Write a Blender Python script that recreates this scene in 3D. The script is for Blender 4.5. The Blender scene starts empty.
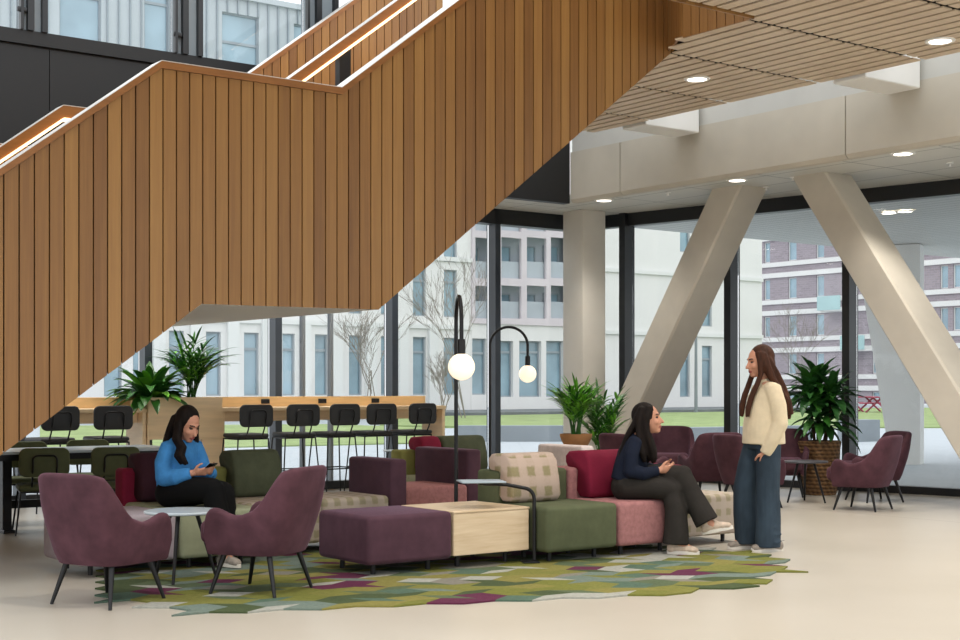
import bpy, bmesh, math, random
from mathutils import Vector, Matrix
C = bpy.context.scene.collection
PI = math.pi
# ------------------------------------------------------------------ camera model used to survey the photograph
F, HZ, EYE = 1400.0, 387.0, 1.28
ANG = math.radians(36.7)
UX, UY = math.cos(ANG), math.sin(ANG)          # along the window wall / stairs (right and away)
VX, VY = -UY, UX                               # across (left and away)
def G(x, y, z=0.0):
    Y = F*(EYE-z)/(y-HZ)
    return ((x-480)/F*Y, Y)
def ab(a, b):                                  # sofa grid -> world
    return (-0.2+UX*a+VX*b, 9.73+UY*a+VY*b)
P0 = (1.718, 12.66)
def tw(t, w):                                  # stair grid -> world
    return (P0[0]+UX*t+VX*w, P0[1]+UY*t+VY*w)
def dirrot(fx, fy):                            # rotation that turns local +Y to (fx, fy)
    return math.atan2(fy, fx)-PI/2
# ------------------------------------------------------------------ helpers
def lin(c):
    return c/12.92 if c <= 0.04045 else ((c+0.055)/1.055)**2.4
def hx(h):
    h = h.lstrip('#')
    return tuple(lin(int(h[i:i+2], 16)/255) for i in (0, 2, 4))+(1,)
class N:
    def __init__(s, name):
        s.m = bpy.data.materials.new(name); s.m.use_nodes = True
        s.t = s.m.node_tree; s.n = s.t.nodes; s.l = s.t.links
        s.b = s.n['Principled BSDF']
    def new(s, typ, **k):
        n = s.n.new(typ)
        for a, v in k.items(): setattr(n, a, v)
        return n
    def link(s, a, b): s.l.new(a, b)
    def coord(s, scale=(1, 1, 1)):
        tc = s.new('ShaderNodeTexCoord'); mp = s.new('ShaderNodeMapping')
        mp.inputs['Scale'].default_value = scale
        s.link(tc.outputs['Object'], mp.inputs['Vector']); return mp.outputs['Vector']
    def noise(s, vec, scale, detail=3, rough=0.6):
        n = s.new('ShaderNodeTexNoise'); n.inputs['Scale'].default_value = scale
        n.inputs['Detail'].default_value = detail; n.inputs['Roughness'].default_value = rough
        s.link(vec, n.inputs['Vector']); return n.outputs['Fac']
    def ramp(s, fac, stops):
        r = s.new('ShaderNodeValToRGB'); e = r.color_ramp.elements
        while len(e) > 1: e.remove(e[-1])
        e[0].position, e[0].color = stops[0]
        for p, c in stops[1:]:
            k = e.new(p); k.color = c
        s.link(fac, r.inputs['Fac']); return r.outputs['Color']
    def math(s, op, a, b=None, c=None):
        n = s.new('ShaderNodeMath', operation=op)
        for i, v in enumerate((a, b, c)):
            if v is None: continue
            if isinstance(v, (int, float)): n.inputs[i].default_value = v
            else: s.link(v, n.inputs[i])
        return n.outputs[0]
    def bump(s, h, strength=0.2, dist=0.005):
        b = s.new('ShaderNodeBump'); b.inputs['Strength'].default_value = strength
        b.inputs['Distance'].default_value = dist
        s.link(h, b.inputs['Height']); s.link(b.outputs['Normal'], s.b.inputs['Normal'])
    def mix(s, fac, a, b, mode='MIX'):
        n = s.new('ShaderNodeMix', data_type='RGBA', blend_type=mode)
        for sock, v in ((n.inputs[0], fac), (n.inputs[6], a), (n.inputs[7], b)):
            if isinstance(v, (int, float)): sock.default_value = v
            elif isinstance(v, tuple): sock.default_value = v
            else: s.link(v, sock)
        return n.outputs[2]
def sc(c, k): return (min(1, c[0]*k), min(1, c[1]*k), min(1, c[2]*k), 1)
M = {}
def plain(name, h, rough=0.6, var=0.12, scale=8, bump=0.0, bscale=150, metal=0.0, sheen=0.0, spec=0.5, stretch=(1, 1, 1)):
    k = N(name); c = hx(h); v = k.coord(stretch)
    f = k.noise(v, scale)
    col = k.ramp(f, [(0.3, sc(c, 1-var)), (0.7, sc(c, 1+var))])
    k.link(col, k.b.inputs['Base Color'])
    k.b.inputs['Roughness'].default_value = rough; k.b.inputs['Metallic'].default_value = metal
    k.b.inputs['Specular IOR Level'].default_value = spec if rough < .75 else min(spec, .15)
    if sheen and name in ('plum_velvet', 'plum_block'):
        k.b.inputs['Sheen Weight'].default_value = .4; k.b.inputs['Sheen Roughness'].default_value = .35; k.b.inputs['Sheen Tint'].default_value = hx('a98aa2')
    elif sheen:
        k.b.inputs['Sheen Weight'].default_value = sheen; k.b.inputs['Sheen Roughness'].default_value = 0.4
        k.b.inputs['Sheen Tint'].default_value = sc(c, 2.2)
    if bump: k.bump(k.noise(v, bscale, 2), bump)
    M[name] = k.m; return k.m
def emit(name, h, s):
    k = N(name); k.b.inputs['Base Color'].default_value = hx(h)
    k.b.inputs['Emission Color'].default_value = hx(h); k.b.inputs['Emission Strength'].default_value = s
    M[name] = k.m
# fabrics
plain('plum_velvet', '50343c', .8, .3, 5, .15, 300, sheen=.15)
plain('plum_block', '4d353f', .85, .16, 6, .25, 260, sheen=.3)
plain('crimson_fabric', '741c33', .85, .14, 6, .25, 260, sheen=.15)
plain('green_fabric', '535841', .9, .12, 7, .3, 240, sheen=.12)
plain('cushion_green', '4c513f', .9, .16, 9, .35, 220, sheen=.15)
plain('sage_fabric', '8d9076', .9, .1, 8, .3, 240)
plain('olive_fabric', '7d7d48', .9, .1, 8, .3, 240)
plain('pink_fabric', '9c6d6c', .9, .16, 30, .3, 240, sheen=.1)
plain('pale_pink_fabric', 'dccfcd', .9, .1, 20, .3, 240)
plain('grey_fabric', 'a0959a', .9, .1, 14, .3, 240)
plain('chair_green', '565b41', .75, .1, 10, .1, 200)
plain('stool_black', '1d1e20', .55, .1, 10, .05, 200)
plain('dark_plum_cushion', '3b2029', .85, .14, 6, .2, 240)
plain('black_metal', '141416', .42, .1, 10, 0, metal=.3)
plain('black_panel', '161617', .5, .08, .7)
plain('dark_gap', '1b120c', .8, .05, 5)
plain('mullion_black', '17191c', .38, .08, 2, spec=.6)
plain('concrete_pale', 'dad5cb', .75, .05, 1.6, .1, 40)
plain('mullion_sky_tint', '353d47', .35, .08, 2, spec=.6)  # dark mullion with its sky reflection put into the colour
plain('concrete', 'c8c1b4', .75, .07, 1.6, .12, 40)
plain('concrete_beam', 'cac3b5', .75, .08, 1.1, .12, 40)
plain('white_paint', 'ecebe7', .6, .02, 2)
plain('soffit_white', 'c9c8c2', .6, .03, 2)
plain('oak', 'e2bc86', .5, .1, 3, .06, 60, stretch=(1, 1, 9))
plain('table_white', 'b9c4cb', .25, .03, 3)
plain('tray_dark', '4a4a50', .35, .04, 3)
plain('tray_grey', 'a6b4be', .3, .04, 3)
plain('terracotta', 'a2764f', .8, .12, 12, .15, 60)
plain('soil', '2b2019', .95, .3, 30, .5, 60)
plain('steel_cap', 'd9d5cf', .28, .03, 3, metal=.15)
plain('stair_cap', '93602f', .4, .12, 4, stretch=(1, 8, 8))
plain('socket_black', '0e0e10', .5, .05, 5)
plain('skin', 'c08a70', .55, .05, 20, spec=.4)
plain('lip', '96504a', .5, .05, 20)
plain('eye_dark', '1c130f', .3, .05, 20)
plain('brow', '2a1b14', .7, .05, 20)
plain('hair_dark', '18110e', .7, .4, 6, .5, 60, spec=.15, stretch=(6, 6, .8))
plain('hair_brown', '3f2417', .7, .45, 6, .5, 60, spec=.2, stretch=(6, 6, .8))
plain('sweater_blue', '3f7fb8', .9, .14, 14, .5, 90, sheen=.3)
plain('sweater_navy', '181e2d', .85, .12, 14, .3, 140)
plain('jacket_cream', 'd3c3a6', .9, .07, 14, .4, 120, sheen=.2)
plain('trousers_black', '0b0b0c', .85, .12, 9, .2, 120)
plain('trousers_charcoal', '2c2926', .85, .16, 9, .2, 120)
plain('jeans', '313d48', .85, .35, 6, .25, 160, stretch=(1, 1, .4))
plain('shoe_beige', 'b9a694', .7, .2, 30)
plain('shoe_grey', '8e857b', .7, .25, 30)
plain('shoe_sole', 'd8d2c8', .7, .05, 30)
plain('phone_black', '101114', .2, .05, 10)
plain('leaf_dark', '2f6420', .42, .45, 5)
plain('leaf_bright', '64a52e', .45, .5, 6)
plain('leaf_deep', '2f5f2c', .4, .5, 6)
plain('bark', '5a4a3c', .9, .25, 30, .4, 60)
plain('lawn_grass', '8e9e6c', .95, .18, .8, .4, 30)
plain('bed', '74797a', .95, .25, .6, .4, 20)
plain('paving', 'a9b0b4', .6, .06, .5)
plain('kerb', '8f969b', .8, .06, 1)
plain('facade_white', 'dddcda', .8, .03, .25)
plain('facade_pier', 'dadbd9', .8, .02, .4)
plain('facade_pink', 'cdc5c9', .8, .08, .5)
plain('facade_loggia', 'a9b1b8', .7, .1, .4)
plain('facade_metal', 'b4bcc0', .55, .03, .4)
plain('window_frame_ext', '929ca2', .6, .05, 1)
plain('glass_ext', '7f9aa6', .12, .35, .35, spec=.8)
plain('glass_ext_pale', '93acb9', .12, .2, .35, spec=.8)
plain('turquoise', '9fbfc0', .3, .05, .6)
plain('red_metal', 'a2445c', .6, .08, 3)
plain('tree_bark', '8e8780', .95, .15, 10)
plain('lamp_post', '7f868b', .5, .05, 3)
emit('globe_glow', 'ffedd2', .85)
emit('downlight_glow', 'fff6e6', 6.0)
emit('led_warm', 'ffd2a0', 3.2)
emit('led_white', 'fff4e6', 1.6)
# --- brick with courses
k = N('brick_ext'); v = k.coord()
bt = k.new('ShaderNodeTexBrick'); bt.inputs['Scale'].default_value = 1.0
bt.inputs['Brick Width'].default_value = .5; bt.inputs['Row Height'].default_value = .18; bt.inputs['Mortar Size'].default_value = .02
bt.inputs['Color1'].default_value = hx('9d949a'); bt.inputs['Color2'].default_value = hx('90878d'); bt.inputs['Mortar'].default_value = hx('a2989f')  # brick tones paled to carry haze and glass reflection
sx = k.new('ShaderNodeSeparateXYZ'); cx = k.new('ShaderNodeCombineXYZ'); k.link(v, sx.inputs[0])
k.link(sx.outputs[0], cx.inputs[0]); k.link(sx.outputs[2], cx.inputs[1]); k.link(cx.outputs[0], bt.inputs['Vector'])
k.link(bt.outputs['Color'], k.b.inputs['Base Color']); k.b.inputs['Roughness'].default_value = .9; M['brick_ext'] = k.m
# --- plaid upholstery
def plaid(name, base, band, pitch=.17):
    k = N(name); v = k.coord(); sx = k.new('ShaderNodeSeparateXYZ'); k.link(v, sx.inputs[0])
    wob = k.math('MULTIPLY', k.math('SUBTRACT', k.noise(v, 30), .5), .9)
    def stripe(o):
        f = k.math('ADD', k.math('SINE', k.math('MULTIPLY', sx.outputs[o], 2*PI/pitch)), wob)
        n = k.new('ShaderNodeMapRange'); k.link(f, n.inputs[0]); n.inputs[1].default_value = -.25; n.inputs[2].default_value = .35; return n.outputs[0]
    gx, gy, gz = stripe(0), stripe(1), stripe(2)
    tc = k.new('ShaderNodeTexCoord'); ns = k.new('ShaderNodeSeparateXYZ'); k.link(tc.outputs['Normal'], ns.inputs[0])
    def pick(a, b, o):
        w = k.math('GREATER_THAN', k.math('ABSOLUTE', ns.outputs[o]), .65)
        return k.math('ADD', k.math('MULTIPLY', a, k.math('SUBTRACT', 1, w)), k.math('MULTIPLY', b, w))
    A, B = pick(gx, gy, 0), pick(gz, gy, 2)
    tot = k.math('ADD', k.math('MULTIPLY', k.math('MULTIPLY', A, B), .6), k.math('MULTIPLY', k.math('ADD', A, B), .13))
    tot = k.math('ADD', tot, k.math('MULTIPLY', k.math('SUBTRACT', k.noise(v, 60), .5), .4))
    col = k.ramp(tot, [(0.05, hx(base)), (.95, hx(band))])
    k.link(col, k.b.inputs['Base Color']); k.b.inputs['Roughness'].default_value = .92
    k.bump(k.noise(v, 200, 2), .3); M[name] = k.m
plaid('plaid_fabric', 'a99c8f', '8b8368', .115)
plaid('plaid_cushion', 'b5a193', '887f5b', .15)
# --- stair boards: every board its own tone, grain along z
k = N('stair_wood'); v = k.coord(); sx = k.new('ShaderNodeSeparateXYZ'); k.link(v, sx.inputs[0])
bid = k.math('FLOOR', k.math('MULTIPLY', sx.outputs[0], 10.0))
wn = k.new('ShaderNodeTexWhiteNoise', noise_dimensions='1D'); k.link(bid, wn.inputs['W'])
v2 = k.coord((38, 38, 1.1)); g = k.noise(v2, 1.0, 5, .65)
cb = k.new('ShaderNodeCombineXYZ'); k.link(bid, cb.inputs[0])
fac = k.math('ADD', k.math('MULTIPLY', wn.outputs['Value'], .42), k.math('MULTIPLY', g, .55))
col = k.ramp(fac, [(0.2, hx('7c542c')), (0.5, hx('966b38')), (0.85, hx('ad8147'))])
k.link(col, k.b.inputs['Base Color']); k.b.inputs['Roughness'].default_value = .42; k.bump(g, .08, .003); M['stair_wood'] = k.m
# --- slat ceiling
k = N('slat_wood'); v = k.coord((1.2, 30, 30)); g = k.noise(v, 1.0, 4); v3 = k.coord(); g2 = k.noise(v3, 1.2, 2)
col = k.ramp(k.math('ADD', k.math('MULTIPLY', g, .5), k.math('MULTIPLY', g2, .5)), [(0.3, hx('c8b094')), (0.7, hx('e2cfb4'))])
k.link(col, k.b.inputs['Base Color']); k.b.inputs['Roughness'].default_value = .5; M['slat_wood'] = k.m
# --- light veneer for the bar and the box table
k = N('veneer'); v = k.coord((2, 2, 26)); g = k.noise(v, 1.3, 5, .6)
col = k.ramp(g, [(0.3, hx('c6ad8c')), (0.7, hx('d8c3a5'))])
k.link(col, k.b.inputs['Base Color']); k.b.inputs['Roughness'].default_value = .45; M['veneer'] = k.m
plain('counter_wood', 'e6cba2', .45, .08, 2, .04, 60, stretch=(1, 1, 9))
# --- tiled soffit: grid of fine joints along the two building directions (object is built in stair grid)
def tiles(name, base, px, py, jw, dark, lines='both'):
    k = N(name); v = k.coord(); sx = k.new('ShaderNodeSeparateXYZ'); k.link(v, sx.inputs[0])
    def line(o, p): return k.math('LESS_THAN', k.math('ABSOLUTE', k.math('SUBTRACT', k.math('FRACT', k.math('DIVIDE', o, p)), .5)), jw/p)
    f = line(sx.outputs[0], px)
    if lines == 'both': f = k.math('MAXIMUM', f, line(sx.outputs[1], py))
    base_c = k.ramp(k.noise(v, .9), [(0.3, sc(hx(base), .96)), (0.7, sc(hx(base), 1.04))])
    k.link(k.mix(f, base_c, hx(dark)), k.b.inputs['Base Color']); k.b.inputs['Roughness'].default_value = .6; M[name] = k.m
tiles('soffit_tiles', 'd2d1c9', .6, 1.2, .008, '8a8a84')
tiles('canopy_boards', 'd3d2cd', .2, 1, .01, '989893', 'one')
tiles('terrace_paving', 'abb2b7', .6, .6, .006, '99a0a5')
# --- floor
k = N('floor_resin'); v = k.coord(); sx = k.new('ShaderNodeSeparateXYZ'); k.link(v, sx.inputs[0])
g = k.noise(v, .55, 3); g2 = k.noise(v, 60, 2)
col = k.ramp(k.math('ADD', k.math('MULTIPLY', g, .8), k.math('MULTIPLY', g2, .2)), [(0.3, hx('aca598')), (0.7, hx('b7b0a4'))])
ucoord = k.math('ADD', k.math('MULTIPLY', sx.outputs[0], UX), k.math('MULTIPLY', sx.outputs[1], UY))
uj = G(800, 508.2); uc = uj[0]*UX+uj[1]*UY
seam = k.math('LESS_THAN', k.math('ABSOLUTE', k.math('SUBTRACT', ucoord, uc)), .012)
k.link(k.mix(k.math('MULTIPLY', seam, .6), col, hx('7d7468')), k.b.inputs['Base Color'])
k.b.inputs['Roughness'].default_value = .33; k.b.inputs['Specular IOR Level'].default_value = .5; M['floor_resin'] = k.m
# --- wicker
k = N('wicker'); v = k.coord(); sx = k.new('ShaderNodeSeparateXYZ'); k.link(v, sx.inputs[0])
w1 = k.math('SINE', k.math('MULTIPLY', sx.outputs[2], 2*PI/.045)); an = k.math('ARCTAN2', sx.outputs[1], sx.outputs[0])
w2 = k.math('SINE', k.math('ADD', k.math('MULTIPLY', an, 22), k.math('MULTIPLY', sx.outputs[2], 60)))
hgt = k.math('ADD', k.math('MULTIPLY', w1, .5), k.math('MULTIPLY', w2, .25))
col = k.ramp(k.math('ADD', k.math('MULTIPLY', hgt, .4), k.noise(v, 25)), [(0.2, hx('4c3420')), (0.8, hx('8d6a43'))])
k.link(col, k.b.inputs['Base Color']); k.b.inputs['Roughness'].default_value = .8; k.bump(hgt, .8, .01); M['wicker'] = k.m
# --- thin architectural glass
k = N('window_glass'); k.n.remove(k.b)
tr = k.new('ShaderNodeBsdfTransparent'); tr.inputs['Color'].default_value = (.955, .962, .967, 1)
gl = k.new('ShaderNodeBsdfGlossy'); gl.inputs['Roughness'].default_value = .02
mx = k.new('ShaderNodeMixShader'); fr = k.new('ShaderNodeFresnel'); fr.inputs['IOR'].default_value = 1.35
k.link(fr.outputs[0], mx.inputs[0]); k.link(tr.outputs[0], mx.inputs[1]); k.link(gl.outputs[0], mx.inputs[2])
k.link(mx.outputs[0], k.n['Material Output'].inputs['Surface']); M['window_glass'] = k.m
# rug yarns
RUG = []
for i, h in enumerate(['6a6c34', '70703a', '525e46', '434e34', '66736a', '96978f', '56293f', '78733f', '77746a', '4d6153']):
    RUG.append(plain('rug_yarn_%d' % i, h, .95, .14, 40, .4, 180))

class MB:
    def __init__(s): s.bm = bmesh.new()
    def merge(s, b2, mat=None, mi=0):
        mp = {}
        for v in b2.verts:
            mp[v] = s.bm.verts.new(mat @ v.co if mat else v.co)
        for f in b2.faces:
            try:
                nf = s.bm.faces.new([mp[v] for v in f.verts]); nf.material_index = mi if mi else f.material_index
            except ValueError: pass
        b2.free(); return s
    def box(s, c, d, bevel=0, seg=2, rot=None, mi=0, taper=1.0):
        b = bmesh.new(); bmesh.ops.create_cube(b, size=1)
        for v in b.verts:
            k = taper if v.co.z > 0 else 1
            v.co = Vector((v.co.x*d[0]*k, v.co.y*d[1]*k, v.co.z*d[2]))
        if bevel: bmesh.ops.bevel(b, geom=list(b.edges), offset=bevel, segments=seg, profile=.5, affect='EDGES')
        return s.merge(b, Matrix.Translation(Vector(c)) @ (rot.to_4x4() if rot else Matrix()), mi)
    def span(s, x0, x1, y0, y1, z0, z1, bevel=0, seg=2, mi=0):
        return s.box(((x0+x1)/2, (y0+y1)/2, (z0+z1)/2), (abs(x1-x0), abs(y1-y0), abs(z1-z0)), bevel, seg, None, mi)
    def prism(s, pts, ext, mi=0):
        e = Vector(ext); a = [s.bm.verts.new(Vector(p)) for p in pts]; b = [s.bm.verts.new(Vector(p)+e) for p in pts]
        n = len(pts); fs = [s.bm.faces.new(a), s.bm.faces.new(b[::-1])]
        for i in range(n): fs.append(s.bm.faces.new([a[i], b[i], b[(i+1) % n], a[(i+1) % n]]))
        for f in fs: f.material_index = mi
        return s
    def tube(s, pts, r, n=8, mi=0, side=None, caps=True):
        P = [Vector(p) for p in pts]; m = len(P)
        R = r if isinstance(r, (list, tuple)) and len(r) == m else [r]*m
        rings = []; prev = None
        for i in range(m):
            t = (P[min(i+1, m-1)]-P[max(i-1, 0)]).normalized()
            if side is not None:
                a = Vector(side); a = (a-t*a.dot(t))
            elif prev is None:
                a = Vector((0, 0, 1)) if abs(t.z) < .9 else Vector((1, 0, 0)); a = a-t*a.dot(t)
            else: a = prev-t*prev.dot(t)
            a.normalize(); prev = a; b = t.cross(a)
            ra, rb = R[i] if isinstance(R[i], (tuple, list)) else (R[i], R[i])
            rings.append([s.bm.verts.new(P[i]+a*ra*math.cos(2*PI*j/n)+b*rb*math.sin(2*PI*j/n)) for j in range(n)])
        for i in range(m-1):
            for j in range(n):
                f = s.bm.faces.new([rings[i][j], rings[i][(j+1) % n], rings[i+1][(j+1) % n], rings[i+1][j]]); f.material_index = mi
        if caps:
            f = s.bm.faces.new(rings[0][::-1]); f.material_index = mi
            f = s.bm.faces.new(rings[-1]); f.material_index = mi
        return s
    def capsule(s, pts, r, n=14, side=None):
        P = [Vector(p) for p in pts]; R = list(r) if isinstance(r, (list, tuple)) and len(r) == len(P) else [r]*len(P)
        def tp(x): return x if isinstance(x, (tuple, list)) else (x, x)
        t0 = (P[0]-P[1]).normalized(); t1 = (P[-1]-P[-2]).normalized()
        e0 = []; e1 = []
        for a in (15, 40, 65):
            a = math.radians(a); q = min(tp(R[0])); e0.insert(0, (P[0]+t0*q*math.sin(a), tuple(x*math.cos(a) for x in tp(R[0]))))
            q = min(tp(R[-1])); e1.append((P[-1]+t1*q*math.sin(a), tuple(x*math.cos(a) for x in tp(R[-1]))))
        # spline-free densify
        pts2 = [p for p, _ in e0]+P+[p for p, _ in e1]; rr = [x for _, x in e0]+[tp(x) for x in R]+[x for _, x in e1]
        return s.tube(pts2, rr, n, 0, side)
    def ell(s, c, rad, fr=None, u=16, v=10, mi=0):
        b = bmesh.new(); bmesh.ops.create_uvsphere(b, u_segments=u, v_segments=v, radius=1)
        mt = Matrix.Diagonal(Vector(rad)).to_4x4()
        if fr: mt = fr.to_4x4() @ mt
        return s.merge(b, Matrix.Translation(Vector(c)) @ mt, mi)
    def lathe(s, prof, n=24, c=(0, 0, 0), mi=0, closed=True):
        rings = []
        for r, z in prof:
            rings.append([s.bm.verts.new((c[0]+r*math.cos(2*PI*j/n), c[1]+r*math.sin(2*PI*j/n), c[2]+z)) for j in range(n)])
        for i in range(len(rings)-1):
            for j in range(n):
                f = s.bm.faces.new([rings[i][j], rings[i][(j+1) % n], rings[i+1][(j+1) % n], rings[i+1][j]]); f.material_index = mi
        if closed:
            f = s.bm.faces.new(rings[0][::-1]); f.material_index = mi
            f = s.bm.faces.new(rings[-1]); f.material_index = mi
        return s
    def face(s, pts, mi=0):
        f = s.bm.faces.new([s.bm.verts.new(Vector(p)) for p in pts]); f.material_index = mi; return s
    def build(s, name, mat, parent=None, smooth=True, sharp=40, loc=None, fix=True):
        bm = s.bm
        if fix: bmesh.ops.recalc_face_normals(bm, faces=bm.faces)
        if smooth:
            for f in bm.faces: f.smooth = True
            lim = math.radians(sharp)
            for e in bm.edges:
                if len(e.link_faces) == 2 and e.calc_face_angle(0) > lim: e.smooth = False
        me = bpy.data.meshes.new(name); bm.to_mesh(me); bm.free()
        for m in (mat if isinstance(mat, (list, tuple)) else [mat]): me.materials.append(M[m] if isinstance(m, str) else m)
        o = bpy.data.objects.new(name, me); C.objects.link(o)
        if parent is not None: o.parent = parent
        if loc: o.location = loc
        return o
def tag(o, label=None, cat=None, group=None, kind=None):
    if label: o['label'] = label
    if cat: o['category'] = cat
    if group: o['group'] = group
    if kind: o['kind'] = kind
    return o
def thing(name, loc, rz, label, cat, group=None):
    o = bpy.data.objects.new(name, None); C.objects.link(o); o.empty_display_size = .1
    o.location = loc if len(loc) == 3 else (loc[0], loc[1], 0); o.rotation_euler = (0, 0, rz)
    return tag(o, label, cat, group)
def struct(o): o['kind'] = 'structure'; return o
KIDS = {}
def kids(o): return [c for c in bpy.data.objects if c.parent == o]
def dup(root, loc, rz, label, group=None):
    r = root.copy(); C.objects.link(r); r.location = loc if len(loc) == 3 else (loc[0], loc[1], 0); r.rotation_euler = (0, 0, rz)
    r['label'] = label
    if group: r['group'] = group
    for ch in kids(root):
        c = ch.copy(); C.objects.link(c); c.parent = r
        for g in kids(ch):
            d = g.copy(); C.objects.link(d); d.parent = c
    return r
def arc(c, r, a0, a1, n, ax1, ax2):
    c = Vector(c); ax1 = Vector(ax1); ax2 = Vector(ax2)
    return [c+ax1*r*math.cos(a0+(a1-a0)*i/n)+ax2*r*math.sin(a0+(a1-a0)*i/n) for i in range(n+1)]
# ================================================================== PEOPLE
def remesh(mb, voxel, it, name, mat, parent, paint=None, fac=.5):
    me = bpy.data.meshes.new('tmp'); bmesh.ops.recalc_face_normals(mb.bm, faces=mb.bm.faces); mb.bm.to_mesh(me); mb.bm.free()
    o = bpy.data.objects.new(name, me); C.objects.link(o)
    r = o.modifiers.new('r', 'REMESH'); r.mode = 'VOXEL'; r.voxel_size = voxel
    if it:
        s = o.modifiers.new('s', 'SMOOTH'); s.factor = fac; s.iterations = it
    bpy.context.view_layer.update()
    dg = bpy.context.evaluated_depsgraph_get()
    m2 = bpy.data.meshes.new_from_object(o.evaluated_get(dg))
    o.modifiers.clear(); o.data = m2; bpy.data.meshes.remove(me); m2.name = name
    m2.materials.clear()
    for m in (mat if isinstance(mat, (list, tuple)) else [mat]): m2.materials.append(M[m])
    for p in m2.polygons:
        p.use_smooth = True
        if paint: p.material_index = paint(p.center)
    if parent is not None: o.parent = parent
    return o
RUGZ = .011
def V(*a): return Vector(a)
def hand(mb, wrist, d, thumb, palmn, curl=.35, k=1.0):
    """palm, four unequal bent fingers and a thumb that leaves the side of the palm near its base"""
    d = Vector(d).normalized(); th = Vector(thumb); th = (th-d*th.dot(d)).normalized(); pn = Vector(palmn); pn = (pn-d*pn.dot(d)-th*pn.dot(th)).normalized()
    w = Vector(wrist)
    mb.capsule([w-d*.03, w+d*.02*k, w+d*.07*k], [(.021, .016), (.034*k, .015*k), (.037*k, .013*k)], 12, th)
    for i, (o, L) in enumerate(((.028, .062), (.0095, .07), (-.0095, .066), (-.027, .052))):
        b = w+d*.055*k+th*o*k; ang = curl*(1+.12*i); pts = [b]; cur = d.copy(); p = w+d*.082*k+th*o*1.08*k; pts.append(p)
        for s, f in enumerate((.45, .32, .25)):
            a = ang*(s+1)*.8
            p = p+(d*math.cos(a)+pn*math.sin(a))*L*f*k; pts.append(p)
        mb.capsule(pts, [.0095*k, .0092*k, .0085*k, .008*k, .0068*k], 8)
    b = w+d*.012*k+th*.022*k
    p1 = b+(d*.6+th*.75+pn*.2).normalized()*.036*k; p2 = p1+(d*.85+th*.35+pn*.35).normalized()*.03*k; p3 = p2+(d+pn*.4).normalized()*.022*k
    mb.capsule([b, p1, p2, p3], [.013*k, .0115*k, .0095*k, .0075*k], 8)
def head(mb, c, Fv, Uv, k=1.0):
    c = Vector(c); Fv = Vector(Fv).normalized(); Uv = Vector(Uv); Uv = (Uv-Fv*Uv.dot(Fv)).normalized(); L = Uv.cross(Fv)
    fr = Matrix((Fv, L, Uv)).transposed()
    def at(f, l, u): return c+Fv*f*k+L*l*k+Uv*u*k
    def R(*r): return tuple(x*k for x in r)
    mb.ell(at(-.012, 0, .03), R(.092, .073, .09), fr); mb.ell(at(.022, 0, -.03), R(.066, .058, .083), fr)
    mb.ell(at(.052, 0, -.092), R(.03, .03, .024), fr); mb.ell(at(.055, 0, -.03), R(.034, .044, .05), fr)
    mb.capsule([at(.082, 0, .012), at(.094, 0, -.012), at(.106, 0, -.032)], [.008*k, .0095*k, .0125*k], 8)
    mb.ell(at(.082, 0, -.036), R(.018, .017, .009), fr)
    mb.ell(at(.081, 0, -.06), R(.012, .024, .007), fr); mb.ell(at(.08, 0, -.071), R(.012, .021, .0075), fr)
    mb.ell(at(.07, 0, .03), R(.02, .05, .012), fr)
    for s in (-1, 1):
        mb.ell(at(-.004, s*.073, -.012), R(.02, .009, .032), fr); mb.ell(at(.055, s*.036, -.028), R(.026, .022, .022), fr)
    def paint(p):
        q = p-c; f, l, u = q.dot(Fv)/k, q.dot(L)/k, q.dot(Uv)/k
        if f > .05 and abs(u) < .2:
            for s in (-1, 1):
                a = (l-s*.032)/.015; b = (u-.008)/.007
                if a*a+b*b < 1 and f > .06: return 2
                if abs(l-s*.034) < .021 and abs(u-.032+(abs(l)-.034)**2*8) < .0045 and f > .064: return 3
            if (l/.023)**2+((u+.0655)/.0125)**2 < 1 and f > .07: return 1
        return 0
    return paint, at, fr
def figure(root, J, voxel=.0065):
    """one continuous skin body from head to feet"""
    mb = MB()
    t = J['torso']
    mb.capsule([p for p, _ in t], [r for _, r in t], 20, (0, 1, 0))
    mb.capsule([J['neck0'], J['neck1']], [.052, .047], 14)
    for s in ('L', 'R'):
        a = J['arm'+s]; mb.capsule(a, [.036, .04, .036, .033, .024] if len(a) == 5 else [.046, .037, .024], 14)
        hd = J.get('hand'+s)
        if hd: hand(mb, a[-1], *hd)
        l = J['leg'+s]; mb.capsule(l, [.075, .068, .05, .05, .036] if len(l) == 5 else [.075, .05, .036], 14)
        ft = J['foot'+s]; mb.capsule([l[-1], ft[0], ft[1]], [.034, .036, .028], 12)
    paint, at, fr = head(mb, *J['head'])
    remesh(mb, voxel, 2, 'body', ['skin', 'lip', 'eye_dark', 'brow'], root, paint)
    return at, fr
def shoe(root, heel, toe, ankle, mat, up=(0, 0, 1)):
    heel = Vector(heel); toe = Vector(toe); up = Vector(up); d = (toe-heel); L = d.length; d.normalize(); side = up.cross(d).normalized(); up = d.cross(side)
    mb = MB()
    mb.capsule([heel+d*.03+up*.045, heel+d*L*.45+up*.042, heel+d*L*.72+up*.036, heel+d*(L-.03)+up*.03], [(.034, .04), (.038, .04), (.043, .032), (.036, .025)], 14, side)
    mb.capsule([heel+d*.035+up*.05, Vector(ankle)], [.037, .036], 12, side)
    for i in range(4):
        p = heel+d*L*(.5+.07*i)+up*(.085-.01*i); mb.capsule([p-side*.022, p+side*.022], [.006, .006], 6)
    o = remesh(mb, .007, 2, 'shoe', mat, root)
    mb = MB(); n = 18; pts = []
    for i in range(n):
        a = 2*PI*i/n; x = L/2+math.cos(a)*L/2*1.02; w = .036+.008*math.cos(a)
        pts.append(heel+d*x+side*math.sin(a)*w*1.05)
    mb.prism(pts, up*.026); mb.build('sole', 'shoe_sole', o, sharp=60)
    return o
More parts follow.
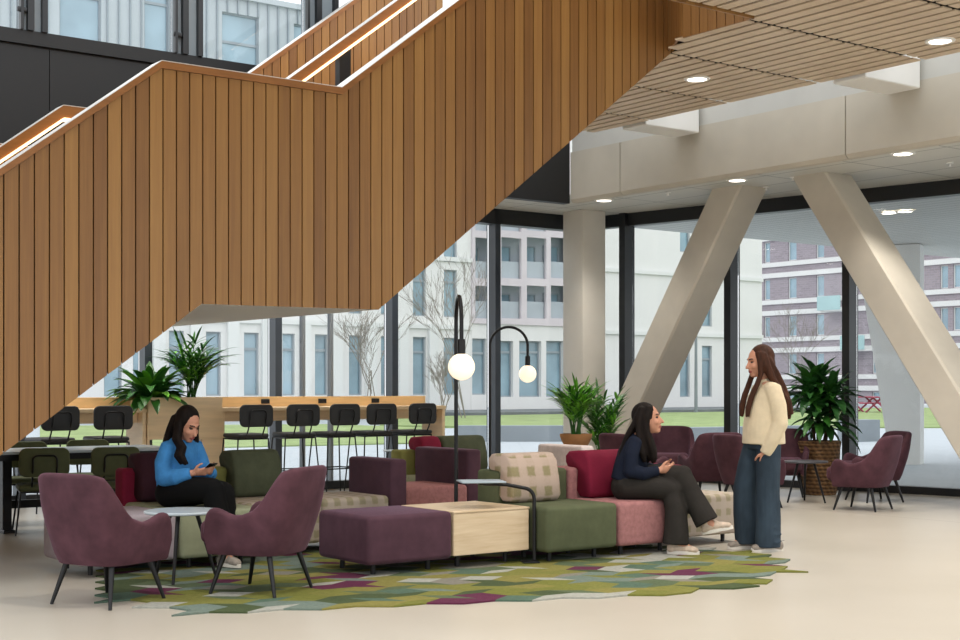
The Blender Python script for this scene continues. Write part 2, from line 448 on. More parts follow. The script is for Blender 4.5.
def locks(mb, base, seed, n, r=.012, spread=.012):
    rnd = random.Random(seed)
    for i in range(n):
        off = V(rnd.gauss(0, spread), rnd.gauss(0, spread), 0); pts = [Vector(p)+off*(.4+.6*j/len(base)) for j, p in enumerate(base)]
        mb.capsule(pts, [r*1.1]+[r]*(len(pts)-2)+[r*.45], 6)
# ------------------------------------------------ standing woman, cream jacket
def standing():
    fx, fy = -.985, -.17
    g = G(760, 550); root = thing('person', (g[0], g[1], 0), math.atan2(fy, fx),
        'standing woman with long brown hair in cream jacket and wide blue jeans', 'person')
    hc = V(.01, .0, 1.475); hf = V(1, .03, -.12)
    J = dict(torso=[(V(-.03, 0, .86), (.15, .1)), (V(-.02, 0, 1.0), (.125, .09)), (V(-.03, 0, 1.15), (.135, .1)), (V(-.045, 0, 1.27), (.12, .075))],
             neck0=V(-.05, 0, 1.28), neck1=V(-.022, 0, 1.41), head=(hc, hf, V(.1, 0, 1)),
             armL=[V(-.05, .145, 1.265), V(-.075, .185, 1.14), V(-.085, .2, 1.0), V(-.035, .19, .88), V(.015, .15, .775)],
             armR=[V(-.05, -.145, 1.265), V(-.06, -.185, 1.14), V(-.06, -.2, 1.0), V(.0, -.19, .88), V(.04, -.14, .785)],
             handL=(V(.05, -.3, -1), V(.8, 0, .1), V(0, -1, 0), .25), handR=(V(.05, .3, -1), V(.8, 0, .1), V(0, 1, 0), .25),
             legL=[V(-.04, .085, .83), V(-.035, .095, .64), V(-.04, .1, .46), V(-.065, .1, .27), V(-.075, .1, .085)],
             legR=[V(-.02, -.085, .83), V(.04, -.09, .65), V(.08, -.1, .47), V(.075, -.1, .27), V(.055, -.1, .085)],
             footL=(V(-.01, .1, .05), V(.06, .1, .035)), footR=(V(.12, -.1, .05), V(.18, -.1, .035)))
    at, fr = figure(root, J)
    # jeans
    mb = MB()
    mb.tube([V(-.03, 0, .93), V(-.03, 0, .86), V(-.015, 0, .78)], [(.15, .11), (.165, .12), (.16, .12)], 20, 0, (0, 1, 0))
    mb.tube([V(-.04, .085, .86), V(-.03, .095, .66), V(-.025, .1, .46), V(-.03, .1, .27), V(-.025, .1, .1), V(-.025, .1, .035)],
            [.095, .095, .092, .096, .1, .098], 18)
    mb.tube([V(-.01, -.08, .86), V(.045, -.09, .66), V(.085, -.1, .47), V(.08, -.1, .28), V(.065, -.1, .11), V(.06, -.1, .045)],
            [.098, .1, .095, .098, .102, .1], 18)
    for i in range(5):   # stacked folds above the hems
        a = i*.05; mb.capsule([V(-.13+.02*i, .17, .09+a), V(-.05, .2-.002*i, .075+a*1.2), V(.03, .17, .11+a)], [.006]*3, 6)
    remesh(mb, .009, 2, 'jeans', 'jeans', root)
    shoe(root, V(-.15, .1, 0), V(.115, .105, 0), V(-.08, .1, .1), 'shoe_grey'); shoe(root, V(-.01, -.1, 0), V(.235, -.1, 0), V(.055, -.1, .1), 'shoe_grey')
    # jacket: boxy, short, straight hem
    mb = MB()
    mb.tube([V(-.03, 0, .835), V(-.03, 0, .95), V(-.035, 0, 1.1), V(-.04, 0, 1.2), V(-.05, 0, 1.265), V(-.05, 0, 1.315)],
            [(.19, .165), (.185, .16), (.172, .148), (.165, .128), (.14, .1), (.075, .07)], 24, 0, (0, 1, 0))
    for s, k in ((1, 'armL'), (-1, 'armR')):
        a = J[k]; mb.capsule([a[0]+V(0, -s*.05, 0), a[0], a[1], a[2], a[3]], [.06, .066, .066, .064, .056], 16); mb.tube([a[2], a[3], a[4]-V(0, 0, .01)], [.064, .056, .048], 16)
    mb.tube([V(-.05, 0, 1.28), V(-.035, 0, 1.345)], [(.08, .078), (.066, .064)], 18, 0, (0, 1, 0))
    remesh(mb, .009, 3, 'jacket', 'jacket_cream', root)
    # hair
    mb = MB(); mb.ell(at(-.035, 0, .04), (.1, .088, .1), fr); mb.ell(at(-.05, 0, -.02), (.082, .085, .1), fr)
    for y in (-.07, -.035, 0, .035, .07):
        locks(mb, [V(-.04, y, 1.5), V(-.11, y*1.1, 1.38), V(-.165, y*1.1, 1.27), V(-.2, y*1.25, 1.16), V(-.215, y*1.3, 1.07), V(-.222, y*1.2, 1.0+abs(y))], int(y*1000)+200, 3, .024, .008)
    for s in (1, -1):
        locks(mb, [V(.04, s*.062, 1.54), V(.035, s*.082, 1.46), V(.03, s*.088, 1.38), V(.06, s*.085, 1.3), V(.1, s*.075, 1.21), V(.125, s*.065, 1.12), V(.13, s*.06, 1.05)], 31+s, 4, .016, .01)
        locks(mb, [V(.02, s*.07, 1.54), V(.0, s*.095, 1.45), V(-.04, s*.105, 1.37), V(-.1, s*.12, 1.28), V(-.16, s*.11, 1.19), V(-.2, s*.09, 1.1)], 91+s, 4, .02, .01)
        locks(mb, [V(.0, s*.075, 1.53), V(-.02, s*.1, 1.44), V(-.05, s*.105, 1.36), V(-.1, s*.1, 1.27)], 61+s, 3, .022, .008)
    remesh(mb, .0085, 1, 'hair', 'hair_brown', root)
# ------------------------------------------------ seated woman, navy sweater, legs crossed
def seated_navy():
    fx, fy = .975, -.22
    p = ab(1.78, .1); root = thing('person', (p[0]-.01, p[1]-.03, RUGZ), math.atan2(fy, fx),
        'woman with long dark hair in navy sweater sitting cross-legged on pink sofa seat', 'person')
    hc = V(.148, 0, 1.02); hf = V(1, .02, .12)
    J = dict(torso=[(V(0, 0, .5), (.15, .11)), (V(.01, 0, .62), (.125, .09)), (V(.045, 0, .76), (.13, .095)), (V(.065, 0, .86), (.11, .07))],
             neck0=V(.07, 0, .86), neck1=V(.115, 0, .98), head=(hc, hf, V(-.1, 0, 1)),
             armL=[V(.06, .14, .85), V(.06, .17, .75), V(.07, .18, .64), V(.17, .15, .62), V(.265, .07, .645)],
             armR=[V(.06, -.14, .85), V(.035, -.175, .75), V(.03, -.185, .63), V(.13, -.165, .61), V(.245, -.1, .635)],
             handL=(V(.75, -.7, .05), V(.3, .3, .9), V(-.5, -.6, -.1), .5, .95), handR=(V(.8, .55, .05), V(.3, -.2, .9), V(-.4, .5, 0), .55, .95),
             legR=[V(.0, -.09, .5), V(.18, -.09, .51), V(.33, -.08, .485), V(.375, -.1, .28), V(.37, -.11, .09)],
             legL=[V(.0, .09, .51), V(.2, .05, .58), V(.405, -.03, .6), V(.5, -.06, .42), V(.6, -.08, .25)],
             footR=(V(.43, -.12, .05), V(.49, -.125, .035)), footL=(V(.65, -.09, .215), V(.71, -.1, .2)))
    at, fr = figure(root, J)
    mb = MB()
    mb.capsule([V(-.02, 0, .5), V(.0, 0, .53), V(0, 0, .61)], [(.17, .125), (.175, .13), (.15, .115)], 20, (0, 1, 0))
    mb.capsule([V(0, -.085, .51), V(.18, -.09, .505), V(.335, -.08, .48)], [.105, .092, .08], 18)
    mb.tube([V(.325, -.08, .5), V(.365, -.095, .34), V(.37, -.11, .18), V(.365, -.112, .075)], [.074, .084, .094, .102], 18)
    mb.capsule([V(0, .085, .52), V(.2, .05, .58), V(.41, -.03, .595)], [.105, .092, .076], 18)
    mb.tube([V(.4, -.03, .61), V(.48, -.055, .455), V(.55, -.07, .33), V(.6, -.08, .24)], [.072, .08, .088, .094], 18)
    remesh(mb, .009, 2, 'trousers', 'trousers_charcoal', root)
    shoe(root, V(.3, -.115, 0), V(.545, -.125, 0), V(.37, -.11, .1), 'shoe_beige')
    shoe(root, V(.565, -.08, .145), V(.795, -.1, .2), V(.6, -.08, .25), 'shoe_beige', V(-.2, 0, 1))
    mb = MB()
    mb.tube([V(-.01, 0, .545), V(.005, 0, .64), V(.035, 0, .75), V(.055, 0, .83), V(.065, 0, .875), V(.075, 0, .905)],
            [(.17, .135), (.16, .128), (.155, .126), (.148, .108), (.12, .085), (.07, .065)], 22, 0, (0, 1, 0))
    for s, k in ((1, 'armL'), (-1, 'armR')):
        a = J[k]; mb.capsule([a[0]+V(0, -s*.05, 0), a[0], a[1], a[2]], [.054, .056, .056, .054], 14); mb.capsule([a[2], a[3]], [.056, .05], 14); mb.tube([a[3]-(a[4]-a[3])*.2, a[4]-(a[4]-a[3])*.12], [.05, .04], 14)
    remesh(mb, .009, 2, 'sweater', 'sweater_navy', root)
    mb = MB(); mb.ell(at(-.032, 0, .038), (.1, .087, .1), fr); mb.ell(at(-.05, 0, -.03), (.08, .085, .1), fr)
    for y in (-.07, -.035, 0, .035, .07):
        locks(mb, [V(.09, y, 1.08), V(.045, y*1.1, .98), V(-.01, y*1.1, .88), V(-.045, y*1.1, .78), V(-.07, y*1.1, .7)], int(y*1000)+200, 3, .024, .008)
    for s in (1, -1):
        locks(mb, [V(.16, s*.055, 1.105), V(.14, s*.088, 1.04), V(.13, s*.1, .96), V(.15, s*.11, .87), V(.18, s*.11, .79), V(.185, s*.095, .73), V(.175, s*.08, .69)], 41+s, 6, .019, .014)
        locks(mb, [V(.1, s*.075, 1.1), V(.09, s*.1, 1.02), V(.085, s*.11, .93), V(.1, s*.125, .84), V(.12, s*.135, .76), V(.13, s*.12, .7)], 71+s, 5, .022, .012)
    remesh(mb, .0085, 1, 'hair', 'hair_dark', root)
# ------------------------------------------------ seated woman, blue sweater, looking down at a phone
def seated_blue():
    fx, fy = .77, -.64
    p = ab(-1.33, 1.55); root = thing('person', (p[0], p[1], RUGZ), math.atan2(fy, fx),
        'woman with dark wavy hair in blue sweater looking down at her phone', 'person'); root.scale = (.97, .92, .985)
    hc = V(.13, -.01, 1.01); hf = V(.86, .0, -.42)
    J = dict(torso=[(V(0, 0, .51), (.15, .11)), (V(-.01, 0, .64), (.125, .09)), (V(.02, 0, .77), (.13, .095)), (V(.045, 0, .86), (.11, .07))],
             neck0=V(.045, 0, .86), neck1=V(.09, 0, .96), head=(hc, hf, V(.42, 0, .9)),
             armL=[V(.04, .135, .85), V(.06, .165, .75), V(.1, .17, .65), V(.2, .14, .655), V(.285, .065, .675)],
             armR=[V(.04, -.135, .85), V(.03, -.175, .74), V(.055, -.185, .63), V(.17, -.15, .64), V(.275, -.075, .67)],
             handL=(V(.85, -.45, .1), V(.4, .5, .75), V(-.3, -.7, .2), .55, .95), handR=(V(.85, .5, .1), V(.4, -.5, .75), V(-.3, .7, .2), .55, .95),
             legL=[V(0, .09, .51), V(.2, .09, .53), V(.42, .085, .52), V(.44, .09, .3), V(.42, .09, .09)],
             legR=[V(0, -.09, .51), V(.2, -.07, .545), V(.42, -.02, .55), V(.47, .0, .32), V(.5, .02, .1)],
             footL=(V(.47, .09, .05), V(.53, .09, .035)), footR=(V(.56, .02, .055), V(.61, .02, .04)))
    at, fr = figure(root, J)
    mb = MB()
    mb.capsule([V(-.02, 0, .51), V(0, 0, .54), V(0, 0, .61)], [(.175, .13), (.18, .13), (.15, .115)], 20, (0, 1, 0))
    for k in ('legL', 'legR'):
        l = J[k]; mb.capsule(l[:3], [.11, .1, .086], 18); mb.tube([l[2]+V(0, 0, .02), l[3], l[4]], [.084, .094, .1], 18)
    remesh(mb, .009, 2, 'trousers', 'trousers_black', root)
    shoe(root, V(.35, .09, 0), V(.6, .09, 0), V(.42, .09, .1), 'shoe_grey'); shoe(root, V(.43, .02, .006), V(.68, .02, .006), V(.5, .02, .11), 'shoe_grey')
    mb = MB()
    mb.tube([V(-.01, 0, .555), V(-.015, 0, .65), V(.0, 0, .76), V(.03, 0, .835), V(.045, 0, .88), V(.055, 0, .915)],
            [(.175, .14), (.165, .135), (.158, .13), (.148, .112), (.12, .088), (.075, .07)], 22, 0, (0, 1, 0))
    for s, k in ((1, 'armL'), (-1, 'armR')):
        a = J[k]; mb.capsule([a[0]+V(0, -s*.05, 0), a[0], a[1], a[2]], [.058, .06, .064, .066], 14); mb.capsule([a[2], a[3]], [.066, .058], 14); mb.tube([a[3]-(a[4]-a[3])*.2, a[4]-(a[4]-a[3])*.2], [.06, .044], 14)
    remesh(mb, .009, 3, 'sweater', 'sweater_blue', root)
    mb = MB(); mb.ell(at(-.035, 0, .04), (.1, .09, .1), fr); mb.ell(at(-.055, 0, -.02), (.08, .088, .1), fr)
    for y in (-.07, -.03, .01, .05):
        locks(mb, [V(.04, y, 1.06), V(-.01, y*1.1, .97), V(-.04, y*1.2, .88), V(-.05, y*1.2, .8)], int(y*1000)+200, 3, .026, .008)
    locks(mb, [V(.12, -.06, 1.1), V(.105, -.088, 1.03), V(.115, -.1, .97), V(.13, -.13, .91), V(.17, -.115, .85), V(.165, -.135, .79), V(.185, -.105, .73)], 51, 11, .02, .02)
    locks(mb, [V(.12, .06, 1.1), V(.1, .09, 1.02), V(.08, .1, .95), V(.06, .12, .87), V(.06, .13, .8)], 52, 6, .022, .012)
    remesh(mb, .0085, 1, 'hair', 'hair_dark', root)
    # the phone she holds
    q = Matrix.Translation(root.location) @ Matrix.Rotation(math.atan2(fy, fx), 4, 'Z') @ V(.352*.97, -.005, .7*.985)
    ph = thing('phone', q, math.atan2(fy, fx), 'dark phone in the hands of the woman in blue', 'phone')
    rot = Matrix.Rotation(math.radians(-32), 3, 'Y')
    MB().box((0, 0, 0), (.145, .072, .008), .003, 2, rot).build('case', 'phone_black', ph)
    MB().box(rot @ V(0, 0, .0045), (.135, .066, .001), 0, 1, rot).build('screen', 'tray_grey', ph)
# ================================================================== BUILDING
def t_at(px, w):
    q = (px-480)/F
    return (q*(P0[1]+VY*w)-P0[0]-VX*w)/(UX-q*UY)
def sput(o, kind=None):
    o.location = (P0[0], P0[1], 0); o.rotation_euler = (0, 0, ANG)
    if kind: o['kind'] = kind
    return o
def sthing(name, label, cat): return thing(name, (P0[0], P0[1], 0), ANG, label, cat)
CT, CW = 4.35, 6.17                       # glass corner in stair grid
CORN = tw(CT, CW); RD = (.736, -.677)
def s_at(px):
    q = (px-480)/F
    return (q*CORN[1]-CORN[0])/(RD[0]-q*RD[1])
def ceilpt(x, y, z):
    Y = F*(z-EYE)/(HZ-y); return ((x-480)/F*Y, Y)
def building():
    # floor (inside) and paving (outside)
    far_l = tw(-12, CW); far_r = (CORN[0]+RD[0]*17, CORN[1]+RD[1]*17)
    poly = [(CORN[0], CORN[1]), far_l, (-14, 0), (-14, -7), (15, -7), far_r]
    struct(MB().prism([(x, y, -.3) for x, y in poly], (0, 0, .3)).build('floor', 'floor_resin', smooth=False))
    struct(MB().span(-90, 120, -8, 170, -.6, -.31).build('ground', 'paving', smooth=False))
    tp = [(CORN[0], CORN[1]), far_r, (60, 5), (60, 44), (-60, 44), (-60, 10), far_l]
    o = MB().prism([(x, y, -.3) for x, y in tp], (0, 0, .285)).build('terrace', 'terrace_paving', smooth=False); struct(o)
    # ---- left glazing
    w1 = bpy.data.objects.new('window_1', None); C.objects.link(w1); sput(w1, 'structure')
    ts = [t_at(17, CW), t_at(143, CW), t_at(272.5, CW), t_at(388.5, CW), t_at(491, CW), CT]
    ts = [ts[0]-1.6]+ts
    for a, b in zip(ts, ts[1:]):
        MB().span(a+.05, b-.05, CW-.012, CW+.012, .08, 3.55).build('pane', 'window_glass', w1, smooth=False)
    for t in ts[:-1]:
        MB().span(t-.045, t+.045, CW-.16, CW+.04, .0, 3.71).build('mullion', 'mullion_sky_tint', w1, smooth=False)
    MB().span(ts[0], CT, CW-.16, CW+.04, 3.5, 3.72).build('head_rail', 'mullion_black', w1, smooth=False)
    MB().span(ts[0], CT, CW-.1, CW+.04, 0, .1).build('sill_rail', 'mullion_black', w1, smooth=False)
    # thin posts of the glazing, seen from inside as slim grey uprights
    for px in (302, 330):
        t = t_at(px, CW); MB().span(t-.02, t+.02, CW-.05, CW+.03, .1, 3.5).build('glazing_bar', 'lamp_post', w1, smooth=False)
    # ---- right glazing
    w2 = bpy.data.objects.new('window_2', None); C.objects.link(w2); struct(w2)
    w2.location = (CORN[0], CORN[1], 0); w2.rotation_euler = (0, 0, math.atan2(RD[1], RD[0]))
    s = [0, s_at(630), s_at(735), s_at(853)]; d = s[3]-s[2]; s += [s[3]+d, s[3]+2*d, s[3]+3*d]
    for a, b in zip(s, s[1:]):
        MB().span(a+.05, b-.05, -.012, .012, .08, 3.55).build('pane', 'window_glass', w2, smooth=False)
    for x in s[1:]:
        MB().span(x-.05, x+.05, -.19, .04, 0, 3.71).build('mullion', 'mullion_black', w2, smooth=False)
    MB().span(0, s[-1], -.12, .04, 3.53, 3.72).build('head_rail', 'mullion_black', w2, smooth=False)
    MB().span(0, s[-1], -.1, .04, 0, .09).build('sill_rail', 'mullion_black', w2, smooth=False)
    # ---- upper void wall: black band and the glazing above it
    UW = 4.92; sill = 4.87
    mb = MB()
    edges = [-12, t_at(-60, UW), t_at(49.5, UW), t_at(170, UW), t_at(280, UW), 3.0]
    for a, b in zip(edges, edges[1:]): mb.span(a+.004, b-.004, UW, UW+.13, 3.69, sill-.16)
    mb.span(-12, 3, UW+.02, UW+.12, 3.7, sill-.1); mb.span(-12, 3, UW-.03, UW+.13, sill-.14, sill)
    sput(mb.build('wall_left', 'black_panel', smooth=False), 'structure')
    w3 = bpy.data.objects.new('window_3', None); C.objects.link(w3); sput(w3, 'structure')
    pairs = [(t_at(20, UW), t_at(45, UW)), (t_at(174, UW), t_at(200, UW)), (t_at(306, UW), t_at(335.5, UW))]
    prev = -12
    for a, b in pairs:
        MB().span(prev, a, UW+.06, UW+.08, sill, 8.4).build('pane', 'window_glass', w3, smooth=False); prev = b
        m = MB().span(a, b, UW+.0, UW+.12, sill, 8.4).build('mullion', 'window_frame_ext', w3, smooth=False)
        c = a+(b-a)*.38
        for x0, x1 in ((a-.01, a+.02), (c-.035, c+.03), (b-.045, b+.01)):
            MB().span(x0, x1, UW-.06, UW-.001, sill, 8.4).build('frame_post', 'mullion_black', m, smooth=False)
        h = c-.085; MB().box((h, UW-.03, sill+.2), (.1, .04, .05), .008).build('handle', 'mullion_black', m)
    MB().span(prev, 3.0, UW+.06, UW+.08, sill, 8.4).build('pane', 'window_glass', w3, smooth=False)
    # ---- concrete beam, columns
    b = sthing('concrete_beam', 'long pale concrete beam resting on the two leaning columns', 'beam')
    js = [(-10, -3.6), (-3.6, None), (None, None), (None, 4.92)]
    def w_on_beam(px):
        q = (px-480)/F; x0, y0 = tw(3.0, 0)
        return (q*y0-x0)/(VX-q*VY)
    j1, j2 = w_on_beam(845.3), w_on_beam(620)
    for w0, w1_ in ((-10, j1-3.2), (j1-3.2, j1), (j1, j2), (j2, 4.92)):
        mb = MB()
        mb.prism([(3.0, w0+.008, 3.74), (3.04, w0+.008, 3.70), (3.13, w0+.008, 3.70), (3.13, w0+.008, 4.36), (3.0, w0+.008, 4.36)], (0, w1_-w0-.016, 0))
        mb.build('beam_panel', 'concrete_beam', b, smooth=False)
    MB().span(3.05, 3.12, -10, 4.9, 3.75, 4.34).build('core', 'dark_gap', b, smooth=False)
    for wc, lab in ((2.74, 'white steel beam over the left leaning column'), (-.32, 'white steel beam over the right leaning column'), (-3.4, 'white steel beam at the right edge of the ceiling')):
        o = MB().span(2.11, 2.97, wc-.2, wc+.2, 4.27, 4.66, .01, 1).build('steel_beam', 'white_paint', smooth=False); sput(o)
        tag(o, lab, 'beam', 'white steel beams above the concrete beam')
    def leg(w0, dw, label):
        n = 12; mb = MB(); T0, T1, W = 3.6, 4.08, .5
        b_ = bmesh.new(); r = []
        for z, w in ((0, w0+dw), (3.71, w0)):
            c = .025
            r.append([b_.verts.new((x, y, z)) for x, y in ((T0+c, w), (T1-c, w), (T1, w+c), (T1, w+W-c), (T1-c, w+W), (T0+c, w+W), (T0, w+W-c), (T0, w+c))])
        m = 8
        for j in range(m): b_.faces.new([r[0][j], r[0][(j+1) % m], r[1][(j+1) % m], r[1][j]])
        b_.faces.new(r[0][::-1]); b_.faces.new(r[1])
        mb.merge(b_); o = mb.build('leaning_column', 'concrete', smooth=False); sput(o)
        tag(o, label, 'column')
    leg(2.46, 2.48, 'pale concrete column leaning left down behind the seated woman in navy')
    leg(1.2, -2.6, 'pale concrete column leaning right down to the right edge')
    o = MB().span(3.6, 4.02, 5.36, 5.78, 0, 3.71, .015, 2).build('square_column', 'concrete_pale'); sput(o)
    tag(o, 'upright square concrete column at the corner of the glazing behind the potted palm', 'column')
    # ---- soffits
    x0 = tw(3.0, 0)
    pts = []
    def to_s(p):
        dx, dy = p[0]-P0[0], p[1]-P0[1]; return (dx*UX+dy*UY, dx*VX+dy*VY)
    fr = to_s((CORN[0]+RD[0]*15, CORN[1]+RD[1]*15))
    poly = [(-12, UW+.1), (3.0, UW+.1), (3.0, UW), (3.131, UW), (3.131, -10), fr, (CT, CW), (-12, CW)]
    o = MB().prism([(a, c, 3.706) for a, c in poly], (0, 0, .1)).build('ceiling_soffit', 'soffit_tiles', smooth=False); sput(o, 'structure')
    o = MB().span(3.0, 6.5, -10, 6, 4.78, 4.9).build('ceiling_upper', 'white_paint', smooth=False); sput(o, 'structure')
    o = MB().span(3.02, 3.1, -10, 4.9, 4.365, 4.779).build('trim_1', 'soffit_white', smooth=False); sput(o, 'structure')
    # ---- slatted timber ceiling with its stair opening
    mb = MB(); z0, z1 = 4.3, 4.312; pit = .16; gap = .04
    T0, T1, K = -.32, 2.09, -1.3
    joints = [3.42, 2.43, 1.23, .02, -1.2, -2.42, -3.64, -4.86, -6.08, -7.3]
    def wcut(t): return 99 if t > 0 or t < T0 else -.49+(t+.32)/.32*.49
    def slats(a, b, w0, w1):
        n = max(1, round((b-a)/pit)); p = (b-a)/n
        for i in range(n): mb.span(a+i*p+gap/2, a+(i+1)*p-gap/2, w0+.025, min(w1-.025, wcut(a+(i+.5)*p)), z0, z1)
    for hi, lo in zip(joints, joints[1:]):
        slats(T0 if lo < -.5 else .0, T1, lo, hi)
        if hi <= K+.11: slats(-7.4, T0, lo, min(hi, K))
    nb = 0
    o = mb.build('ceiling', ['slat_wood'], smooth=False, fix=False); sput(o, 'structure')
    mb = MB(); mb.prism([(a, c, z1+.08) for a, c in ((T0, -7.3), (T1-.01, -7.3), (T1-.01, 3.4), (.02, 3.4), (.02, .02), (T0, -.49))], (0, 0, .36)); mb.span(-7.4, T0-.001, -7.3, K, z1+.05, 4.74)
    o = mb.build('ceiling_backing', 'dark_gap', smooth=False); sput(o, 'structure')
    # timber fascia of the opening
    mb = MB(); n = 8
    for i in range(n):
        w = K+i*.1; mb.span(T0-.02, T0-.002, w+.004, w+.096, 4.285, 5.6)
    o = mb.build('trim_2', 'stair_wood', smooth=False); sput(o, 'structure')
    dv = V(.31, .49, 0); mb = MB(); nrm = V(-.49, .31, 0).normalized()*.02; nb = 6
    for i in range(nb):
        a_ = V(T0, -.49, 4.31)+dv*(i+.04)/nb; b_ = V(T0, -.49, 4.31)+dv*(i+.96)/nb
        mb.prism([a_, b_, b_+V(0, 0, 1.3), a_+V(0, 0, 1.3)], nrm)
    o = mb.build('trim_4', 'stair_wood', smooth=False); sput(o, 'structure')
    mb = MB(); mb.span(-7.4, T0, K, K+.02, 4.285, 5.6)
    o = mb.build('trim_3', 'stair_wood', smooth=False); sput(o, 'structure')
    # ---- downlights
    first = None
    spots = [(697, 80, 4.3, 'bright recessed downlight in timber slat ceiling above the left leaning column'),
             (940, 42, 4.3, 'recessed downlight in timber slat ceiling near the right edge'),
             (604, 201, 3.72, 'recessed downlight above the square column'), (737, 181, 3.72, 'recessed downlight at the head of the left leaning column'),
             (903, 154.5, 3.72, 'recessed downlight in tiled soffit right of the right leaning column'),
             (905, 212, 3.66, 'nearer of two downlights in the outdoor canopy'), (889, 213.5, 3.66, 'farther of two downlights in the outdoor canopy')]
    for i, (x, y, z, lab) in enumerate(spots):
        z = 3.704 if z == 3.72 else z; p = ceilpt(x, y, z-.012); loc = (p[0], p[1], z)
        if first is None:
            first = thing('recessed_downlight', loc, 0, lab, 'ceiling light', 'recessed downlights')
            MB().lathe([(.088, -.001), (.1, -.012), (.125, -.01), (.13, 0)], 28, closed=False).build('trim_ring', 'white_paint', first)
            MB().lathe([(.001, -.012), (.09, -.01), (.09, -.002), (.001, -.002)], 24, closed=False).build('lens', 'downlight_glow', first)
        else: dup(first, loc, 0, lab)
        L = bpy.data.lights.new('downlight_lamp', 'SPOT'); L.energy = 300 if i < 2 else 110 if i < 5 else 40; L.color = (1, .94, .86); L.spot_size = math.radians(115); L.spot_blend = .8; L.shadow_soft_size = .1
        lo = bpy.data.objects.new('downlight_lamp', L); C.objects.link(lo); lo.location = (p[0], p[1], z-.05)
    for t, w in ((.9, -3.0), (.9, -5.4), (-2.4, -3.0), (-2.4, -5.4), (-5.4, -3.0), (-5.4, -5.4)):  # out-of-view downlights added to brighten the hall
        p = tw(t, w); dup(first, (p[0], p[1], 4.3), 0, 'added, unseen recessed downlight in the timber slat ceiling towards the viewer')
        L = bpy.data.lights.new('downlight_lamp', 'SPOT'); L.energy = 300; L.color = (1, .94, .86); L.spot_size = math.radians(115); L.spot_blend = .8; L.shadow_soft_size = .1
        lo = bpy.data.objects.new('downlight_lamp', L); C.objects.link(lo); lo.location = (p[0], p[1], 4.25)
    for t, lab in ((-4.6, 'first added recessed downlight in the soffit over the counter'), (-2.9, 'second added recessed downlight in the soffit over the counter'), (-1.2, 'third added recessed downlight in the soffit over the counter'), (.5, 'fourth added recessed downlight in the soffit over the counter')):  # hidden downlights added to light the counter and stools
        p = tw(t, 5.45); dup(first, (p[0], p[1], 3.704), 0, lab)
        L = bpy.data.lights.new('downlight_lamp', 'SPOT'); L.energy = 130; L.color = (1, .94, .86); L.spot_size = math.radians(130); L.spot_blend = .8; L.shadow_soft_size = .1
        lo = bpy.data.objects.new('downlight_lamp', L); C.objects.link(lo); lo.location = (p[0], p[1], 3.65)
    # small sprinkler heads
    f2 = None
    for x, y, lab in ((793, 177.5, 'small white sprinkler head by the head of right leaning column'), (668, 192.5, 'small white sprinkler head left of the left leaning column'), (950, 163, 'small white sprinkler head at the right edge of the tiled soffit'), (766, 187, 'small white sprinkler head right of the left leaning column')):
        p = ceilpt(x, y, 3.70)
        if f2 is None:
            f2 = thing('sprinkler_head', (p[0], p[1], 3.704), 0, lab, 'sprinkler', 'sprinkler heads')
            MB().lathe([(.04, 0), (.038, -.012), (.012, -.016)], 14).build('plate', 'white_paint', f2); MB().lathe([(.01, -.016), (.01, -.034), (.02, -.038), (.02, -.042)], 12).build('nozzle', 'white_paint', f2)
        else: dup(f2, (p[0], p[1], 3.704), 0, lab)
